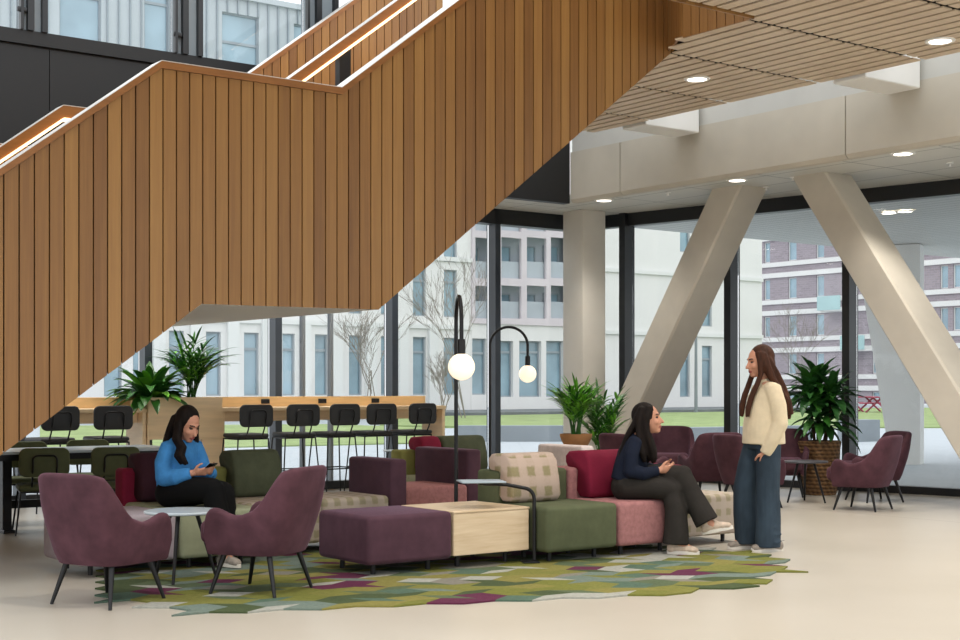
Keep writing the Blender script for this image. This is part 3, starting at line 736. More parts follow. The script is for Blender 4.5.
def staircase():
    st = sthing('staircase', 'wide timber-clad staircase with landing crossing the hall', 'staircase')
    lo_pts = [(-7.17, 0), (-4.61, 1.867), (-3.13, 1.875), (0.0, 4.30), (.35, 4.57)]
    hi_pts = [(-7.45, 3.54-.765*2.537), (-4.913, 3.54), (-3.462, 3.54), (.35, 3.54+.77*3.812)]
    def interp(pts, t):
        if t <= pts[0][0]: return pts[0][1]
        for (a, za), (b, zb) in zip(pts, pts[1:]):
            if t <= b: return za+(zb-za)*(t-a)/(b-a)
        return pts[-1][1]
    brk = sorted({p[0] for p in lo_pts+hi_pts})
    def strip(mb, a, b, w0, w1, lo, hi, mi=0, dlo=0, dhi=0):
        cuts = [a]+[t for t in brk if a < t < b]+[b]
        bot = [(t, w0, lo(t)+dlo) for t in cuts]; top = [(t, w0, hi(t)+dhi) for t in cuts]
        mb.prism(bot+top[::-1], (0, w1-w0, 0), mi)
    lo = lambda t: interp(lo_pts, t); hi = lambda t: interp(hi_pts, t)
    T0, T1 = -7.4, .3
    def balustrade(w_face, w_back, name, lof):
        core = MB()
        strip(core, T0, T1, min(w_face, w_back), max(w_face, w_back), lof, hi, 0, .01, -.05)
        sgn = 1 if w_back > w_face else -1
        c = core.build(name, 'dark_gap', st, smooth=False)
        mb = MB(); n = int(round((T1-T0)/.1))
        for i in range(n):
            a = T0+i*.1; strip(mb, a+.005, a+.095, w_face-sgn*.018, w_face-sgn*.0005, lof, hi, 0, 0, -.052)
        mb.build('cladding', 'stair_wood', c, smooth=False)
        cap = MB(); a, b = sorted((w_face-sgn*.03, w_back+sgn*.015))
        cuts = [T0]+[t for t in brk if T0 < t < T1 and t in [p[0] for p in hi_pts]]+[T1]
        for x, y in zip(cuts, cuts[1:]):
            cap.prism([(x, a, hi(x)-.05), (y, a, hi(y)-.05), (y, a, hi(y)), (x, a, hi(x))], (0, b-a, 0))
        cap.build('cap_rail', 'stair_cap', c, smooth=False)
        top = MB()
        for x, y in zip(cuts, cuts[1:]):
            top.prism([(x, a, hi(x)+.0005), (y, a, hi(y)+.0005), (y, a, hi(y)+.006), (x, a, hi(x)+.006)], (0, b-a, 0))
        top.build('cap_plate', 'steel_cap', c, smooth=False)
    balustrade(0, .13, 'front_balustrade', lo)
    balustrade(4.0, 4.13, 'back_balustrade', lo)
    # inner face of the front balustrade is plain; steps and landing
    fl = lambda t: hi(t)-1.02
    nst = 14
    mb = MB()
    a0, a1, z0, z1 = -7.1, -4.75, .0, 2.45
    for i in range(nst):
        ta = a0+(a1-a0)*i/nst; tb = a0+(a1-a0)*(i+1)/nst; zt = z0+(z1-z0)*(i+1)/nst
        mb.prism([(ta, .131, max(0, lo(ta)+.02)), (tb, .131, lo(tb)+.02), (tb, .131, zt), (ta, .131, zt)], (0, 3.868, 0))
    mb.build('lower_flight', 'oak', st, smooth=False)
    mb = MB(); a0, a1, z0, z1 = -3.3, .1, 2.45, 5.1
    for i in range(16):
        ta = a0+(a1-a0)*i/16; tb = a0+(a1-a0)*(i+1)/16; zt = z0+(z1-z0)*(i+1)/16
        mb.prism([(ta, .131, lo(ta)+.02), (tb, .131, lo(tb)+.02), (tb, .131, zt), (ta, .131, zt)], (0, 3.868, 0))
    mb.build('upper_flight', 'oak', st, smooth=False)
    MB().span(-4.75, -3.3, .131, 3.999, 1.95, 2.45).build('landing', 'oak', st, smooth=False)
    MB().prism([(-4.61, .05, 1.868), (-3.13, .05, 1.876), (-3.13, 3.99, 1.876), (-4.61, 3.99, 1.868)], (0, 0, .06)).build('landing_soffit', 'white_paint', st, smooth=False)
    # middle handrail with lit underside
    mid = [(-7.3, 3.54-.765*2.41), (-4.89, 3.55), (-3.46, 3.55), (.1, 3.55+.77*3.56)]
    hm = MB(); tp = MB(); led = MB()
    for (a, za), (b, zb) in zip(mid, mid[1:]):
        hm.prism([(a, 1.93, za-.1), (b, 1.93, zb-.1), (b, 1.93, zb), (a, 1.93, za)], (0, .14, 0))
        led.prism([(a, 1.915, za-.125), (b, 1.915, zb-.125), (b, 1.915, zb-.101), (a, 1.915, za-.101)], (0, .05, 0))
        if a < -4 or a > -3.47: pass
        tp.prism([(a, 1.93, za+.0005), (b, 1.93, zb+.0005), (b, 1.93, zb+.006), (a, 1.93, za+.006)], (0, .14, 0))
    h = hm.build('middle_handrail', 'stair_cap', st, smooth=False)
    tp.build('cap_plate', 'steel_cap', h, smooth=False); led.build('light_strip', 'led_warm', h, smooth=False)
    for t in (-6.4, -4.95, -3.4, t_at(343, 2.0), -.4):
        z = interp(mid, t); MB().span(t-.06, t+.06, 1.96, 2.04, z-1.05, z-.1).build('handrail_post', 'mullion_black', st, smooth=False)
# ================================================================== OUTSIDE
FP = (-3.0, 70.0)
def fac(x, y):
    """pixel -> (along, z) on the plane of the white block opposite"""
    q = (x-480)/F; t = (q*FP[1]-FP[0])/(UX-q*UY); Y = FP[1]+UY*t
    return t, EYE+(HZ-y)*Y/F
BQ = ((762-480)/F*120.0, 120.0)
def facb(x, y):
    q = (x-480)/F; t = (q*BQ[1]-BQ[0])/(-VX+q*VY); Y = BQ[1]-VY*t   # along -v
    return t, EYE+(HZ-y)*Y/F
def holed(mb, x0, x1, z0, z1, rects, y0, y1):
    xs = sorted({x0, x1, *[min(max(v, x0), x1) for r in rects for v in (r[0], r[1])]})
    zs = sorted({z0, z1, *[min(max(v, z0), z1) for r in rects for v in (r[2], r[3])]})
    for xa, xb in zip(xs, xs[1:]):
        run = None
        for za, zb in zip(zs, zs[1:]):
            c = ((xa+xb)/2, (za+zb)/2)
            solid = not any(r[0] < c[0] < r[1] and r[2] < c[1] < r[3] for r in rects)
            if solid: run = (run[0], zb) if run else (za, zb)
            if (not solid or zb == zs[-1]) and run:
                mb.span(xa, xb, y0, y1, run[0], run[1]); run = None
def ext_window(parent, r, y, pale=False, mid=None, frame='window_frame_ext'):
    x0, x1, z0, z1 = r; f = .07; mb = MB()
    mb.span(x0, x0+f, y+.12, y+.3, z0, z1); mb.span(x1-f, x1, y+.12, y+.3, z0, z1)
    mb.span(x0+f, x1-f, y+.12, y+.3, z0, z0+f); mb.span(x0+f, x1-f, y+.12, y+.3, z1-f, z1)
    if mid: mb.span(x0+f, x1-f, y+.14, y+.28, mid-.06, mid+.06)
    w = mb.build('window', frame, parent, smooth=False)
    MB().span(x0+f, x1-f, y+.2, y+.24, z0+f, z1-f).build('pane', 'glass_ext_pale' if pale else 'glass_ext', w, smooth=False)
def bare_tree(x, y, Y, h, seed, label):
    X = (x-480)/F*Y; t = thing('bare_tree', (X, Y, -.02), 0, label, 'tree', 'bare trees outside'); rnd = random.Random(seed)
    mb = MB(); tr = MB()
    def br(p, d, L, r, dep, m):
        p = Vector(p); d = Vector(d).normalized(); q = p+d*L*.5+V(rnd.uniform(-.05, .05), rnd.uniform(-.05, .05), 0)*L; e = q+(d+V(rnd.uniform(-.2, .2), rnd.uniform(-.2, .2), .1)).normalized()*L*.5
        m.tube([p, q, e], [r*.45, r*.37, r*.27], 5 if dep > 1 else 4)
        if dep == 0: return
        for i in range(3 if dep > 1 else 3):
            a = rnd.uniform(0, 2*PI); sp = rnd.uniform(.35, .75)
            nd = (d+V(math.cos(a), math.sin(a), rnd.uniform(.0, .4))*sp).normalized()
            s = p.lerp(e, rnd.uniform(.55, 1.0)); br(s, nd, L*rnd.uniform(.55, .8), max(.016, r*.55), dep-1, mb)
    n = 3
    for i in range(n): br((rnd.uniform(-.1, .1), rnd.uniform(-.1, .1), 0), (rnd.uniform(-.25, .25), rnd.uniform(-.25, .25), 1), h*.42, .06, 4, tr)
    tr.build('trunk', 'tree_bark', t); mb.build('branches', 'tree_bark', t)
def outside():
    # white block opposite, parallel to the window wall
    b = thing('white_building', (FP[0], FP[1], 0), ANG, 'long white building with tall narrow windows and metal-clad top floors across the lawn', 'building')
    t0 = fac(-120, 300)[0]; t1 = fac(762, 300)[0]
    lx0, lx1 = fac(471, 300)[0], fac(569, 300)[0]
    zr = 12.6; rects = []; rr = []
    def R(xa, xb, ya, yb):
        a, za = fac(xa, yb); c, zb = fac(xb, ya); m, _ = fac((xa+xb)/2, 0)
        zt = fac((xa+xb)/2, ya)[1]; zb_ = fac((xa+xb)/2, yb)[1]
        return (a, c, zb_, zt)
    px = [(20, 38), (62, 80), (104, 122), (133, 150), (169, 184), (206, 221), (244, 259), (282.5, 295), (315, 328), (349, 362), (381, 394), (413, 426), (444, 457), (472, 486)]
    gz = [(334, 396)]*len(px)
    G0 = fac(420, 395)[1]; G1 = fac(420, 337)[1]
    for a, c in px: rects.append((fac(a, 0)[0], fac(c, 0)[0], G0, G1))
    U0 = fac(420, 316)[1]; U1 = fac(420, 268)[1]; V0 = fac(450, 262)[1]; V1 = V0+(U1-U0)
    for a, c in px[7:13]:
        rects.append((fac(a, 0)[0], fac(c, 0)[0], U0, U1)); rects.append((fac(a, 0)[0], fac(c, 0)[0], V0, min(V1, zr-.5)))
    for a, c in ((680, 690), (702, 712)):
        for z0, z1 in ((fac(696, 397)[1], fac(696, 345.5)[1]), (fac(696, 326)[1], fac(696, 283)[1]), (fac(696, 253)[1], fac(696, 215)[1])):
            rects.append((fac(a, 0)[0], fac(c, 0)[0], z0, z1))
    # loggia block rectangles (large glazed bays between pale pink piers)
    cols = [(474, 488), (500, 520), (525.5, 545), (549.5, 568)]
    rows = [(199, 231), (238, 278.5), (286, 318.5)]
    lr = [R(a, c, ya, yb) for a, c in cols for ya, yb in rows]
    gl = [R(a, c, 341, 397) for a, c in ((500, 513), (519, 541), (546, 563))]
    tall = fac(520, 190)[1]
    mb = MB(); holed(mb, t0, lx0, .0, zr, rects, 0, .5); holed(mb, lx1, t1, 0, 21, rects, 0, .5)
    zl = fac(520, 325)[1]
    holed(mb, lx0, lx1, 0, zl, gl+[r for r in rects if r[0] > lx0-.1 and r[1] < lx1], -.02, .5)
    mb.span(t1-.5, t1, .5, 12, 0, 21); mb.span(t0, lx0, .5, 12, zr-.3, zr-.1)
    mb.build('wall', 'facade_white', b, smooth=False)
    mb = MB(); holed(mb, lx0, lx1, zl, 21, lr, -.12, .05); mb.build('loggia_front', 'facade_pink', b, smooth=False)
    MB().span(lx0-.5, lx1+3, .9, 1.1, zl, 21).build('loggia_back', 'facade_loggia', b, smooth=False)
    for r in lr:
        xm = r[0]+(r[1]-r[0])*.2
        ext_window(b, (xm, r[1]-.05, r[2]+.02, r[3]-.35), .6)
        MB().span(r[0], r[1], .1, .14, r[2], r[2]+.9).build('balcony_rail', 'facade_loggia', b, smooth=False)
    for r in gl: ext_window(b, r, .05, mid=r[2]+(r[3]-r[2])*.8)
    for r in rects:
        if lx0 < r[0] < lx1 and r[2] > zl-.5: continue
        ext_window(b, r, .0, pale=(r[0] < fac(300, 0)[0]), mid=r[2]+(r[3]-r[2])*.74)
    # plinth band, storey bands and piers
    zb = fac(420, 326)[1]
    for z in (zb, zb+(U1-G1), zb+2*(U1-G1)):
        MB().span(t0, lx0, -.12, -.001, z-.12, z+.1).build('storey_band', 'facade_pier', b, smooth=False)
        MB().span(lx1, t1, -.12, -.001, z-.12, z+.1).build('storey_band', 'facade_pier', b, smooth=False)
    for x in (158, 195, 232, 266, 304, 336, 370, 402, 432):
        t = fac(x, 0)[0]; MB().span(t-.28, t+.28, -.2, -.001, 0, zb+.1).build('pier', 'facade_pier', b, smooth=False)
    # set-back metal-clad upper floors
    mtl = b
    def fy(x, y): return fac(x, y)[1]
    ru = [R(62, 104, -60, 38), R(147, 172, -60, 52), R(225, 262, 13, 66), R(297, 318, 24, 80)]
    ru = [(a, c, zl_, zh) for a, c, zl_, zh in ru]
    ztop = fac(279, 5)[1]
    mb = MB(); holed(mb, t0, fac(480, 0)[0], zr, ztop, ru, .3, .7); mb.build('metal_cladding', 'facade_metal', mtl, smooth=False)
    for r in ru: ext_window(mtl, r, .3, pale=True, mid=r[2]+(r[3]-r[2])*.45)
    mb = MB(); x = t0
    while x < fac(470, 0)[0]:
        if not any(r[0]-.1 < x < r[1]+.1 for r in ru): mb.span(x-.03, x+.03, .2, .299, zr, ztop)
        else:
            r = [q for q in ru if q[0]-.1 < x < q[1]+.1][0]
            if r[3] < ztop: mb.span(x-.03, x+.03, .2, .299, r[3], ztop)
            mb.span(x-.03, x+.03, .2, .299, zr, r[2])
        x += .52
    mb.build('standing_seam', 'window_frame_ext', mtl, smooth=False)
    MB().span(t0, fac(482, 0)[0], .1, 8, ztop, ztop+.25).build('roof_edge', 'facade_metal', mtl, smooth=False)
    # brick block at right
    k = thing('brick_building', (BQ[0], BQ[1], 0), ANG-PI/2, 'mauve brick block with white bands far behind the lawn', 'building')
    # local +x runs along -v (towards the right and nearer), local +y away
    def RB(xa, xb, ya, yb):
        xm = (xa+xb)/2; return (facb(xa, 0)[0], facb(xb, 0)[0], facb(xm, yb)[1], facb(xm, ya)[1])
    rows = [facb(776, y)[1] for y in (262, 299.5)]; H = rows[0]-rows[1]; zb0 = rows[1]
    base = zb0-3*H
    wx = [(764, 770), (788, 796.5), (816, 824), (846, 856), (872, 880), (940, 948), (953, 966)]
    rects = []
    for i in range(-3, 5):
        zz = zb0+i*H
        for a, c in wx: rects.append((facb(a, 0)[0], facb(c, 0)[0], max(.3, zz), zz+H*.55))
    rects = [r for r in rects if r[3]-r[2] > .5]
    x0, x1 = -.5, facb(1010, 0)[0]; zt = zb0+4.8*H
    mb = MB(); holed(mb, x0, x1, 0, zt, rects, 0, .6); mb.span(x0, x0+.5, .6, 14, 0, zt); mb.build('wall', 'brick_ext', k, smooth=False)
    for r in rects: ext_window(k, r, 0, pale=True, frame='facade_white')
    for i in range(-2, 5):
        zz = zb0+i*H
        MB().span(x0, x1, -.15, -.001, zz-.42, zz-.05).build('white_band', 'facade_white', k, smooth=False)
        MB().span(x0, x1, -.15, -.001, zz-1.35, zz-.95).build('white_band', 'facade_white', k, smooth=False)
    for a, c, ya in ((829, 852, 296.5), (852, 876, 336)):
        r = RB(a, c, ya, ya+14); bb = MB().span(r[0], r[1], -1.5, -1.42, r[2], r[3]).build('balcony_front', 'turquoise', k, smooth=False)
        MB().span(r[0], r[1], -1.42, -.16, r[2]-.1, r[2]).build('balcony_slab', 'facade_white', k, smooth=False)
    # ground cover
    def gp(x, y): return G(x, y, 0)
    def patch(name, pts, mat, z, label, cat, h=.05):
        o = MB().prism([(X, Y, z) for X, Y in pts], (0, 0, h)).build(name, mat, smooth=False); return tag(o, label, cat, None, 'stuff')
    def LP(px, Y): return ((px-480)/F*Y, Y)
    def fb(px, off):
        t = fac(px, 0)[0]; return (FP[0]+UX*t-VX*off, FP[1]+UY*t-VY*off)
    patch('lawn', [LP(380, 47), LP(600, 45), LP(1100, 45), LP(1100, 90), LP(770, 84), fb(740, 7.1), fb(420, 7.1), LP(380, 60)], 'lawn_grass', -.3, 'wide mown lawn between the terrace and the white building', 'grass', .3)
    patch('lawn', [LP(40, 28), LP(250, 30), LP(425, 32), LP(422, 44), LP(330, 48), LP(40, 46)], 'lawn_grass', -.3, 'mown lawn seen under the long wooden counter', 'grass', .31)
    patch('planting_bed', [fb(380, 7), fb(740, 7), fb(740, .4), fb(380, .4)], 'bed', -.3, 'strip of low grey planting along the foot of the white building', 'plants', .42)
    def kerb(xa, ya, xb, yb, h, label):
        a = Vector((*gp(xa, ya), 0)); c = Vector((*gp(xb, yb), 0)); d = (c-a); n = V(-d.y, d.x, 0).normalized()*.5
        o = MB().prism([a-V(0, 0, .3), c-V(0, 0, .3), c+n-V(0, 0, .3), a+n-V(0, 0, .3)], (0, 0, h+.3)).build('low_wall', 'kerb', smooth=False); tag(o, label, 'wall')
    kerb(455, 441, 600, 441, .36, 'low pale concrete wall at the lawn edge behind the square column')
    kerb(632, 445, 812, 441, .36, 'low pale concrete wall at the lawn edge behind the standing woman')
    kerb(855, 441.5, 880, 440.5, .5, 'short concrete bench block on the lawn right of the wicker planter')
    # outdoor canopy on its own tapered pier
    def sp(t, px=None): return None
    q0 = (5.33, 23.3)
    pts = [(CORN[0]+RD[0]*.75, CORN[1]+RD[1]*.75), (CORN[0]+RD[0]*15, CORN[1]+RD[1]*15), (q0[0]+UX*14, q0[1]+UY*14), (q0[0]-UX*3.75, q0[1]-UY*3.75)]
    loc = []
    for X, Y in pts:
        dx, dy = X-P0[0], Y-P0[1]; loc.append((dx*UX+dy*UY, dx*VX+dy*VY))
    # keep the canopy just outside the glass
    loc[0] = (loc[0][0]+.08, loc[0][1]+.08); loc[1] = (loc[1][0]+.08, loc[1][1]+.08)
    o = MB().prism([(a, c, 3.67) for a, c in loc], (0, 0, .5)).build('canopy', 'canopy_boards', smooth=False); sput(o)
    tag(o, 'pale boarded canopy soffit projecting outside the right glazing', 'canopy')
    Yc = 1792/77.0
    ra = math.atan2(RD[1], RD[0])
    x0 = (920-480)/F*Yc
    o = MB()
    o.prism([(-.47, 0, -.02), (0, 0, -.02), (0, 0, 3.66), (-1.05, 0, 3.66)], (0, .5, 0))
    o = o.build('outdoor_pier', 'white_paint', smooth=False); o.location = (x0, Yc, 0); o.rotation_euler = (0, 0, math.radians(-25))
    tag(o, 'white tapered concrete pier outside under the canopy', 'column')
    # red picnic tables
    p1 = G(861, 411.5); p2 = G(886, 412.5)
    t = thing('picnic_table', (p1[0], p1[1], 0), ANG, 'left of two dark red metal picnic tables on the far lawn', 'table', 'red picnic tables')
    MB().box((0, 0, .76), (1.9, .8, .06), .01).build('tabletop', 'red_metal', t)
    for y in (-.75, .75): MB().box((0, y, .45), (1.9, .3, .05), .01).build('bench', 'red_metal', t)
    for x in (-.7, .7):
        MB().tube([(x, -.7, 0), (x, .25, .74)], .05, 6).build('leg', 'red_metal', t); MB().tube([(x, .7, 0), (x, -.25, .74)], .05, 6).build('leg', 'red_metal', t)
    dup(t, p2, ANG, 'right of two dark red metal picnic tables on the far lawn')
    # lamp post and trees
    Yl = 71; lp = thing('lamp_post', ((696-480)/F*Yl, Yl, 0), 0, 'slim grey lamp post on the lawn before the white building', 'lamp')
    MB().tube([(0, 0, 0), (0, 0, 5.4)], [.09, .06], 10).build('post', 'lamp_post', lp); MB().lathe([(.05, 5.4), (.22, 5.44), (.2, 5.6), (.05, 5.64)], 14).build('lantern', 'lamp_post', lp)
    bare_tree(373, 0, 52, 4.6, 4, 'bare multi-stemmed tree behind the long wooden counter')
    bare_tree(463, 0, 58, 7.2, 8, 'tall bare tree behind the nearer globe lamp')
    bare_tree(440, 0, 50, 2.6, 15, 'small bare shrub-like tree right of the long counter')
    bare_tree(797, 0, 85, 6.5, 21, 'bare tree in front of the brick building')
# ================================================================== FURNITURE
RZ = .011                                   # top of the rug
def sstep(a, b, x):
    x = max(0, min(1, (x-a)/(b-a))); return x*x*(3-2*x)
# ------------------------------------------------ armchairs
def armchair_proto(label):
    r = thing('armchair', (0, 0, 0), 0, label, 'armchair', 'plum velvet tub armchairs')
    mb = MB(); nu = 56; wx = .305
    def plan(u):
        a = abs(u); s = 1 if u >= 0 else -1
        if a < .56:
            th = a/.56*PI/2; return s*wx*math.sin(th)**.58, -.03-.27*math.cos(th)**.58
        return s*wx, -.03+.30*(a-.56)/.44
    def H(u):
        a = abs(u); h = .815-.03*sstep(0, .3, a)*0
        h = .785-.035*(min(a, .36)/.36)**2.6
        h = h-.26*sstep(.31, .6, a)
        h += .045*math.exp(-((a-.84)/.12)**2)
        if a > .9: h -= .1*((a-.9)/.1)**2
        return h
    pl = [plan(-1+2*i/nu) for i in range(nu+1)]; rows = []
    for i in range(nu+1):
        u = -1+2*i/nu; x, y = pl[i]; p, q = pl[max(0, i-1)], pl[min(nu, i+1)]
        d = V(q[0]-p[0], q[1]-p[1], 0).normalized(); n = V(-d.y, d.x, 0)     # towards the inside
        h = H(u); back = max(0, -y-.0)/.30; th = .062; col = []
        def pt(f, z, ins):
            k = .84+.16*min(1, (z-.24)/.3); lean = .085*back*(z-.3)/.5
            return V(x*k, y*k+(.0)-lean, z)+n*ins
        for f in (0, .12, .3, .5, .7, .88): col.append(pt(f, .245+(h-.03-.245)*f, .012 if f == 0 else 0))
        for a in (0, 35, 65, 90, 115, 145, 180):
            a = math.radians(a); col.append(pt(1, h-.03+.03*math.sin(a), th/2-th/2*math.cos(a)))
        for f in (.75, .5, .2, 0): col.append(pt(f, .28+(h-.03-.28)*f, th))
        rows.append([mb.bm.verts.new(c) for c in col])
    m = len(rows[0])
    for i in range(nu):
        for j in range(m): mb.bm.faces.new([rows[i][j], rows[i+1][j], rows[i+1][(j+1) % m], rows[i][(j+1) % m]])
    mb.bm.faces.new(rows[0]); mb.bm.faces.new(rows[-1][::-1])
    mb.build('shell', 'plum_velvet', r, sharp=75)
    MB().box((0, .075, .375), (.44, .5, .15), .05, 4).build('seat_cushion', 'plum_velvet', r)
    MB().box((0, .03, .285), (.36, .36, .07), .03, 3).build('seat_base', 'plum_velvet', r)
    for sx in (-1, 1):
        for sy in (-1, 1):
            MB().tube([(sx*.175, sy*.15, .27), (sx*.235, sy*.225, 0)], [.019, .0105], 12).build('leg', 'black_metal', r)
    return r
# ------------------------------------------------ chairs with pad back
def pad(mb, c, d, r=.05, th=.03, curve=.03, n=10):
    """rounded rectangular pad standing in the xz plane (d = w, h)"""
    w, h = d; b = bmesh.new(); pts = []
    for cx_, cz_, a0 in ((w/2-r, h/2-r, 0), (-w/2+r, h/2-r, PI/2), (-w/2+r, -h/2+r, PI), (w/2-r, -h/2+r, 1.5*PI)):
        for i in range(7):
            a = a0+PI/2*i/6; pts.append((cx_+r*math.cos(a), cz_+r*math.sin(a)))
    def ring(k, y): return [b.verts.new((x*k, y+curve*(1-(2*x*k/w)**2)*-1, z*k)) for x, z in pts]
    R = [ring(k, y) for k, y in ((.9, -th/2), (.97, -th*.42), (1, 0), (.97, th*.42), (.9, th/2))]
    for a, c_ in zip(R, R[1:]):
        for i in range(len(pts)): b.faces.new([a[i], a[(i+1) % len(pts)], c_[(i+1) % len(pts)], c_[i]])
    b.faces.new(R[0]); b.faces.new(R[-1][::-1])
    return mb.merge(b, Matrix.Translation(Vector(c)))
def pad_chair(name, label, cat, group, seat, fabric, bar=False):
    r = thing(name, (0, 0, 0), 0, label, cat, group)       # faces local +Y
    sp = .19
    b = bmesh.new(); mb = MB(); mb.box((0, .0, seat-.025), ((.38, .4, .05) if bar else (.42, .41, .055)), .024, 4); b.free(); mb.build('seat', fabric, r)
    zc = seat+(.2 if bar else .2); mb = MB(); pad(mb, (0, -.235, zc), (.42, .25), .06, .035, .03); mb.build('backrest', fabric, r)
    mb = MB(); z0 = seat-.06
    pts = [(-.1, -.17, z0), (-.1, -.235, seat+.05), (-.1, -.285, zc-.02)]+arc((-.06, -.285, zc+.02), .04, PI, PI/2, 4, (1, 0, 0), (0, 0, 1))+arc((.06, -.285, zc+.02), .04, PI/2, 0, 4, (1, 0, 0), (0, 0, 1))+[(.1, -.285, zc-.02), (.1, -.235, seat+.05), (.1, -.17, z0)]
    mb.tube(pts, .0085, 8); mb.build('back_tube', 'black_metal', r)
    mb = MB(); mb.tube([(-sp, -.17, z0), (sp, -.17, z0), (sp, .17, z0), (-sp, .17, z0), (-sp, -.17, z0)], .009, 6); mb.build('seat_frame', 'black_metal', r)
    k = .055 if bar else .045
    for sx in (-1, 1):
        for sy in (-1, 1):
            MB().tube([(sx*sp, sy*.165, z0), (sx*(sp+k), sy*(.165+k*.9), 0)], .0085, 8).build('leg', 'black_metal', r)
    if bar:
        f = (z0-.33)/z0; e = sp+k*f; g = .165+k*.9*f
        MB().tube([(-e, -g, .33), (e, -g, .33), (e, g, .33), (-e, g, .33), (-e, -g, .33)], .0075, 6).build('footrest', 'black_metal', r)
    return r
# ------------------------------------------------ modular sofa
def sofa(name, label, cat, a0, a1, b0, b1, fabric, zt=.405, blocks=(), z0=RZ):
    p = ab(a0, b0); r = thing(name, (p[0], p[1], z0), ANG, label, cat, 'modular sofa units')
    w, d = a1-a0, b1-b0; g = .006
    MB().span(g, w-g, g, d-g, .075, zt, .035, 4).build('seat', fabric, r)
    for x in (.13, w-.13):
        for y in (.14, d-.14): MB().tube([(x, y, .095), (x, y, 0)], .018, 10).build('foot', 'black_metal', r)
    for nm, fb, (x0, x1, y0, y1, zb, zt_) in blocks:
        MB().span(x0-a0+g, x1-a0-g, y0-b0+g, y1-b0-g, zb, zt_, .03, 4).build(nm, fb, r)
    return r
def hook_cushion(label, a0, a1, bf, fabric, bot=.41, top=.775, ledge=.64, body=.17, hook=.32):
    p = ab(a0, bf); r = None
    pr = [(.03, bot), (-.005, bot+.04), (.01, (bot+top)/2), (.04, top-.06), (.085, top-.008), (.13, top), (hook-.04, top-.01), (hook, top-.045), (hook, ledge+.045), (hook-.02, ledge+.01), (body+.02, ledge+.01), (body, ledge-.03), (body, bot+.03), (body-.03, bot)]
    b = bmesh.new(); w = a1-a0; nx = 6; R = []
    xs = [0, .012, .04, w-.04, w-.012, w]; ks = [.94, .985, 1, 1, .985, .94]
    cy = sum(y for y, z in pr)/len(pr); cz = sum(z for y, z in pr)/len(pr)
    for x, k in zip(xs, ks):
        ring = []
        for y, z in pr:
            dy, dz = y-cy, z-cz; L = math.hypot(dy, dz); s = max(0, 1-.035*(1-k)*10/L) if k < 1 else 1
            ring.append(b.verts.new((x, cy+dy*s, cz+dz*s)))
        R.append(ring)
    for A, B in zip(R, R[1:]):
        for i in range(len(pr)): b.faces.new([A[i], A[(i+1) % len(pr)], B[(i+1) % len(pr)], B[i]])
    b.faces.new(R[0][::-1]); b.faces.new(R[-1])
    mb = MB(); mb.merge(b); o = mb.build('back_cushion', fabric, None, sharp=70)
    o.location = (p[0], p[1], RZ); o.rotation_euler = (0, 0, ANG)
    return tag(o, label, 'cushion', 'loose back cushions')
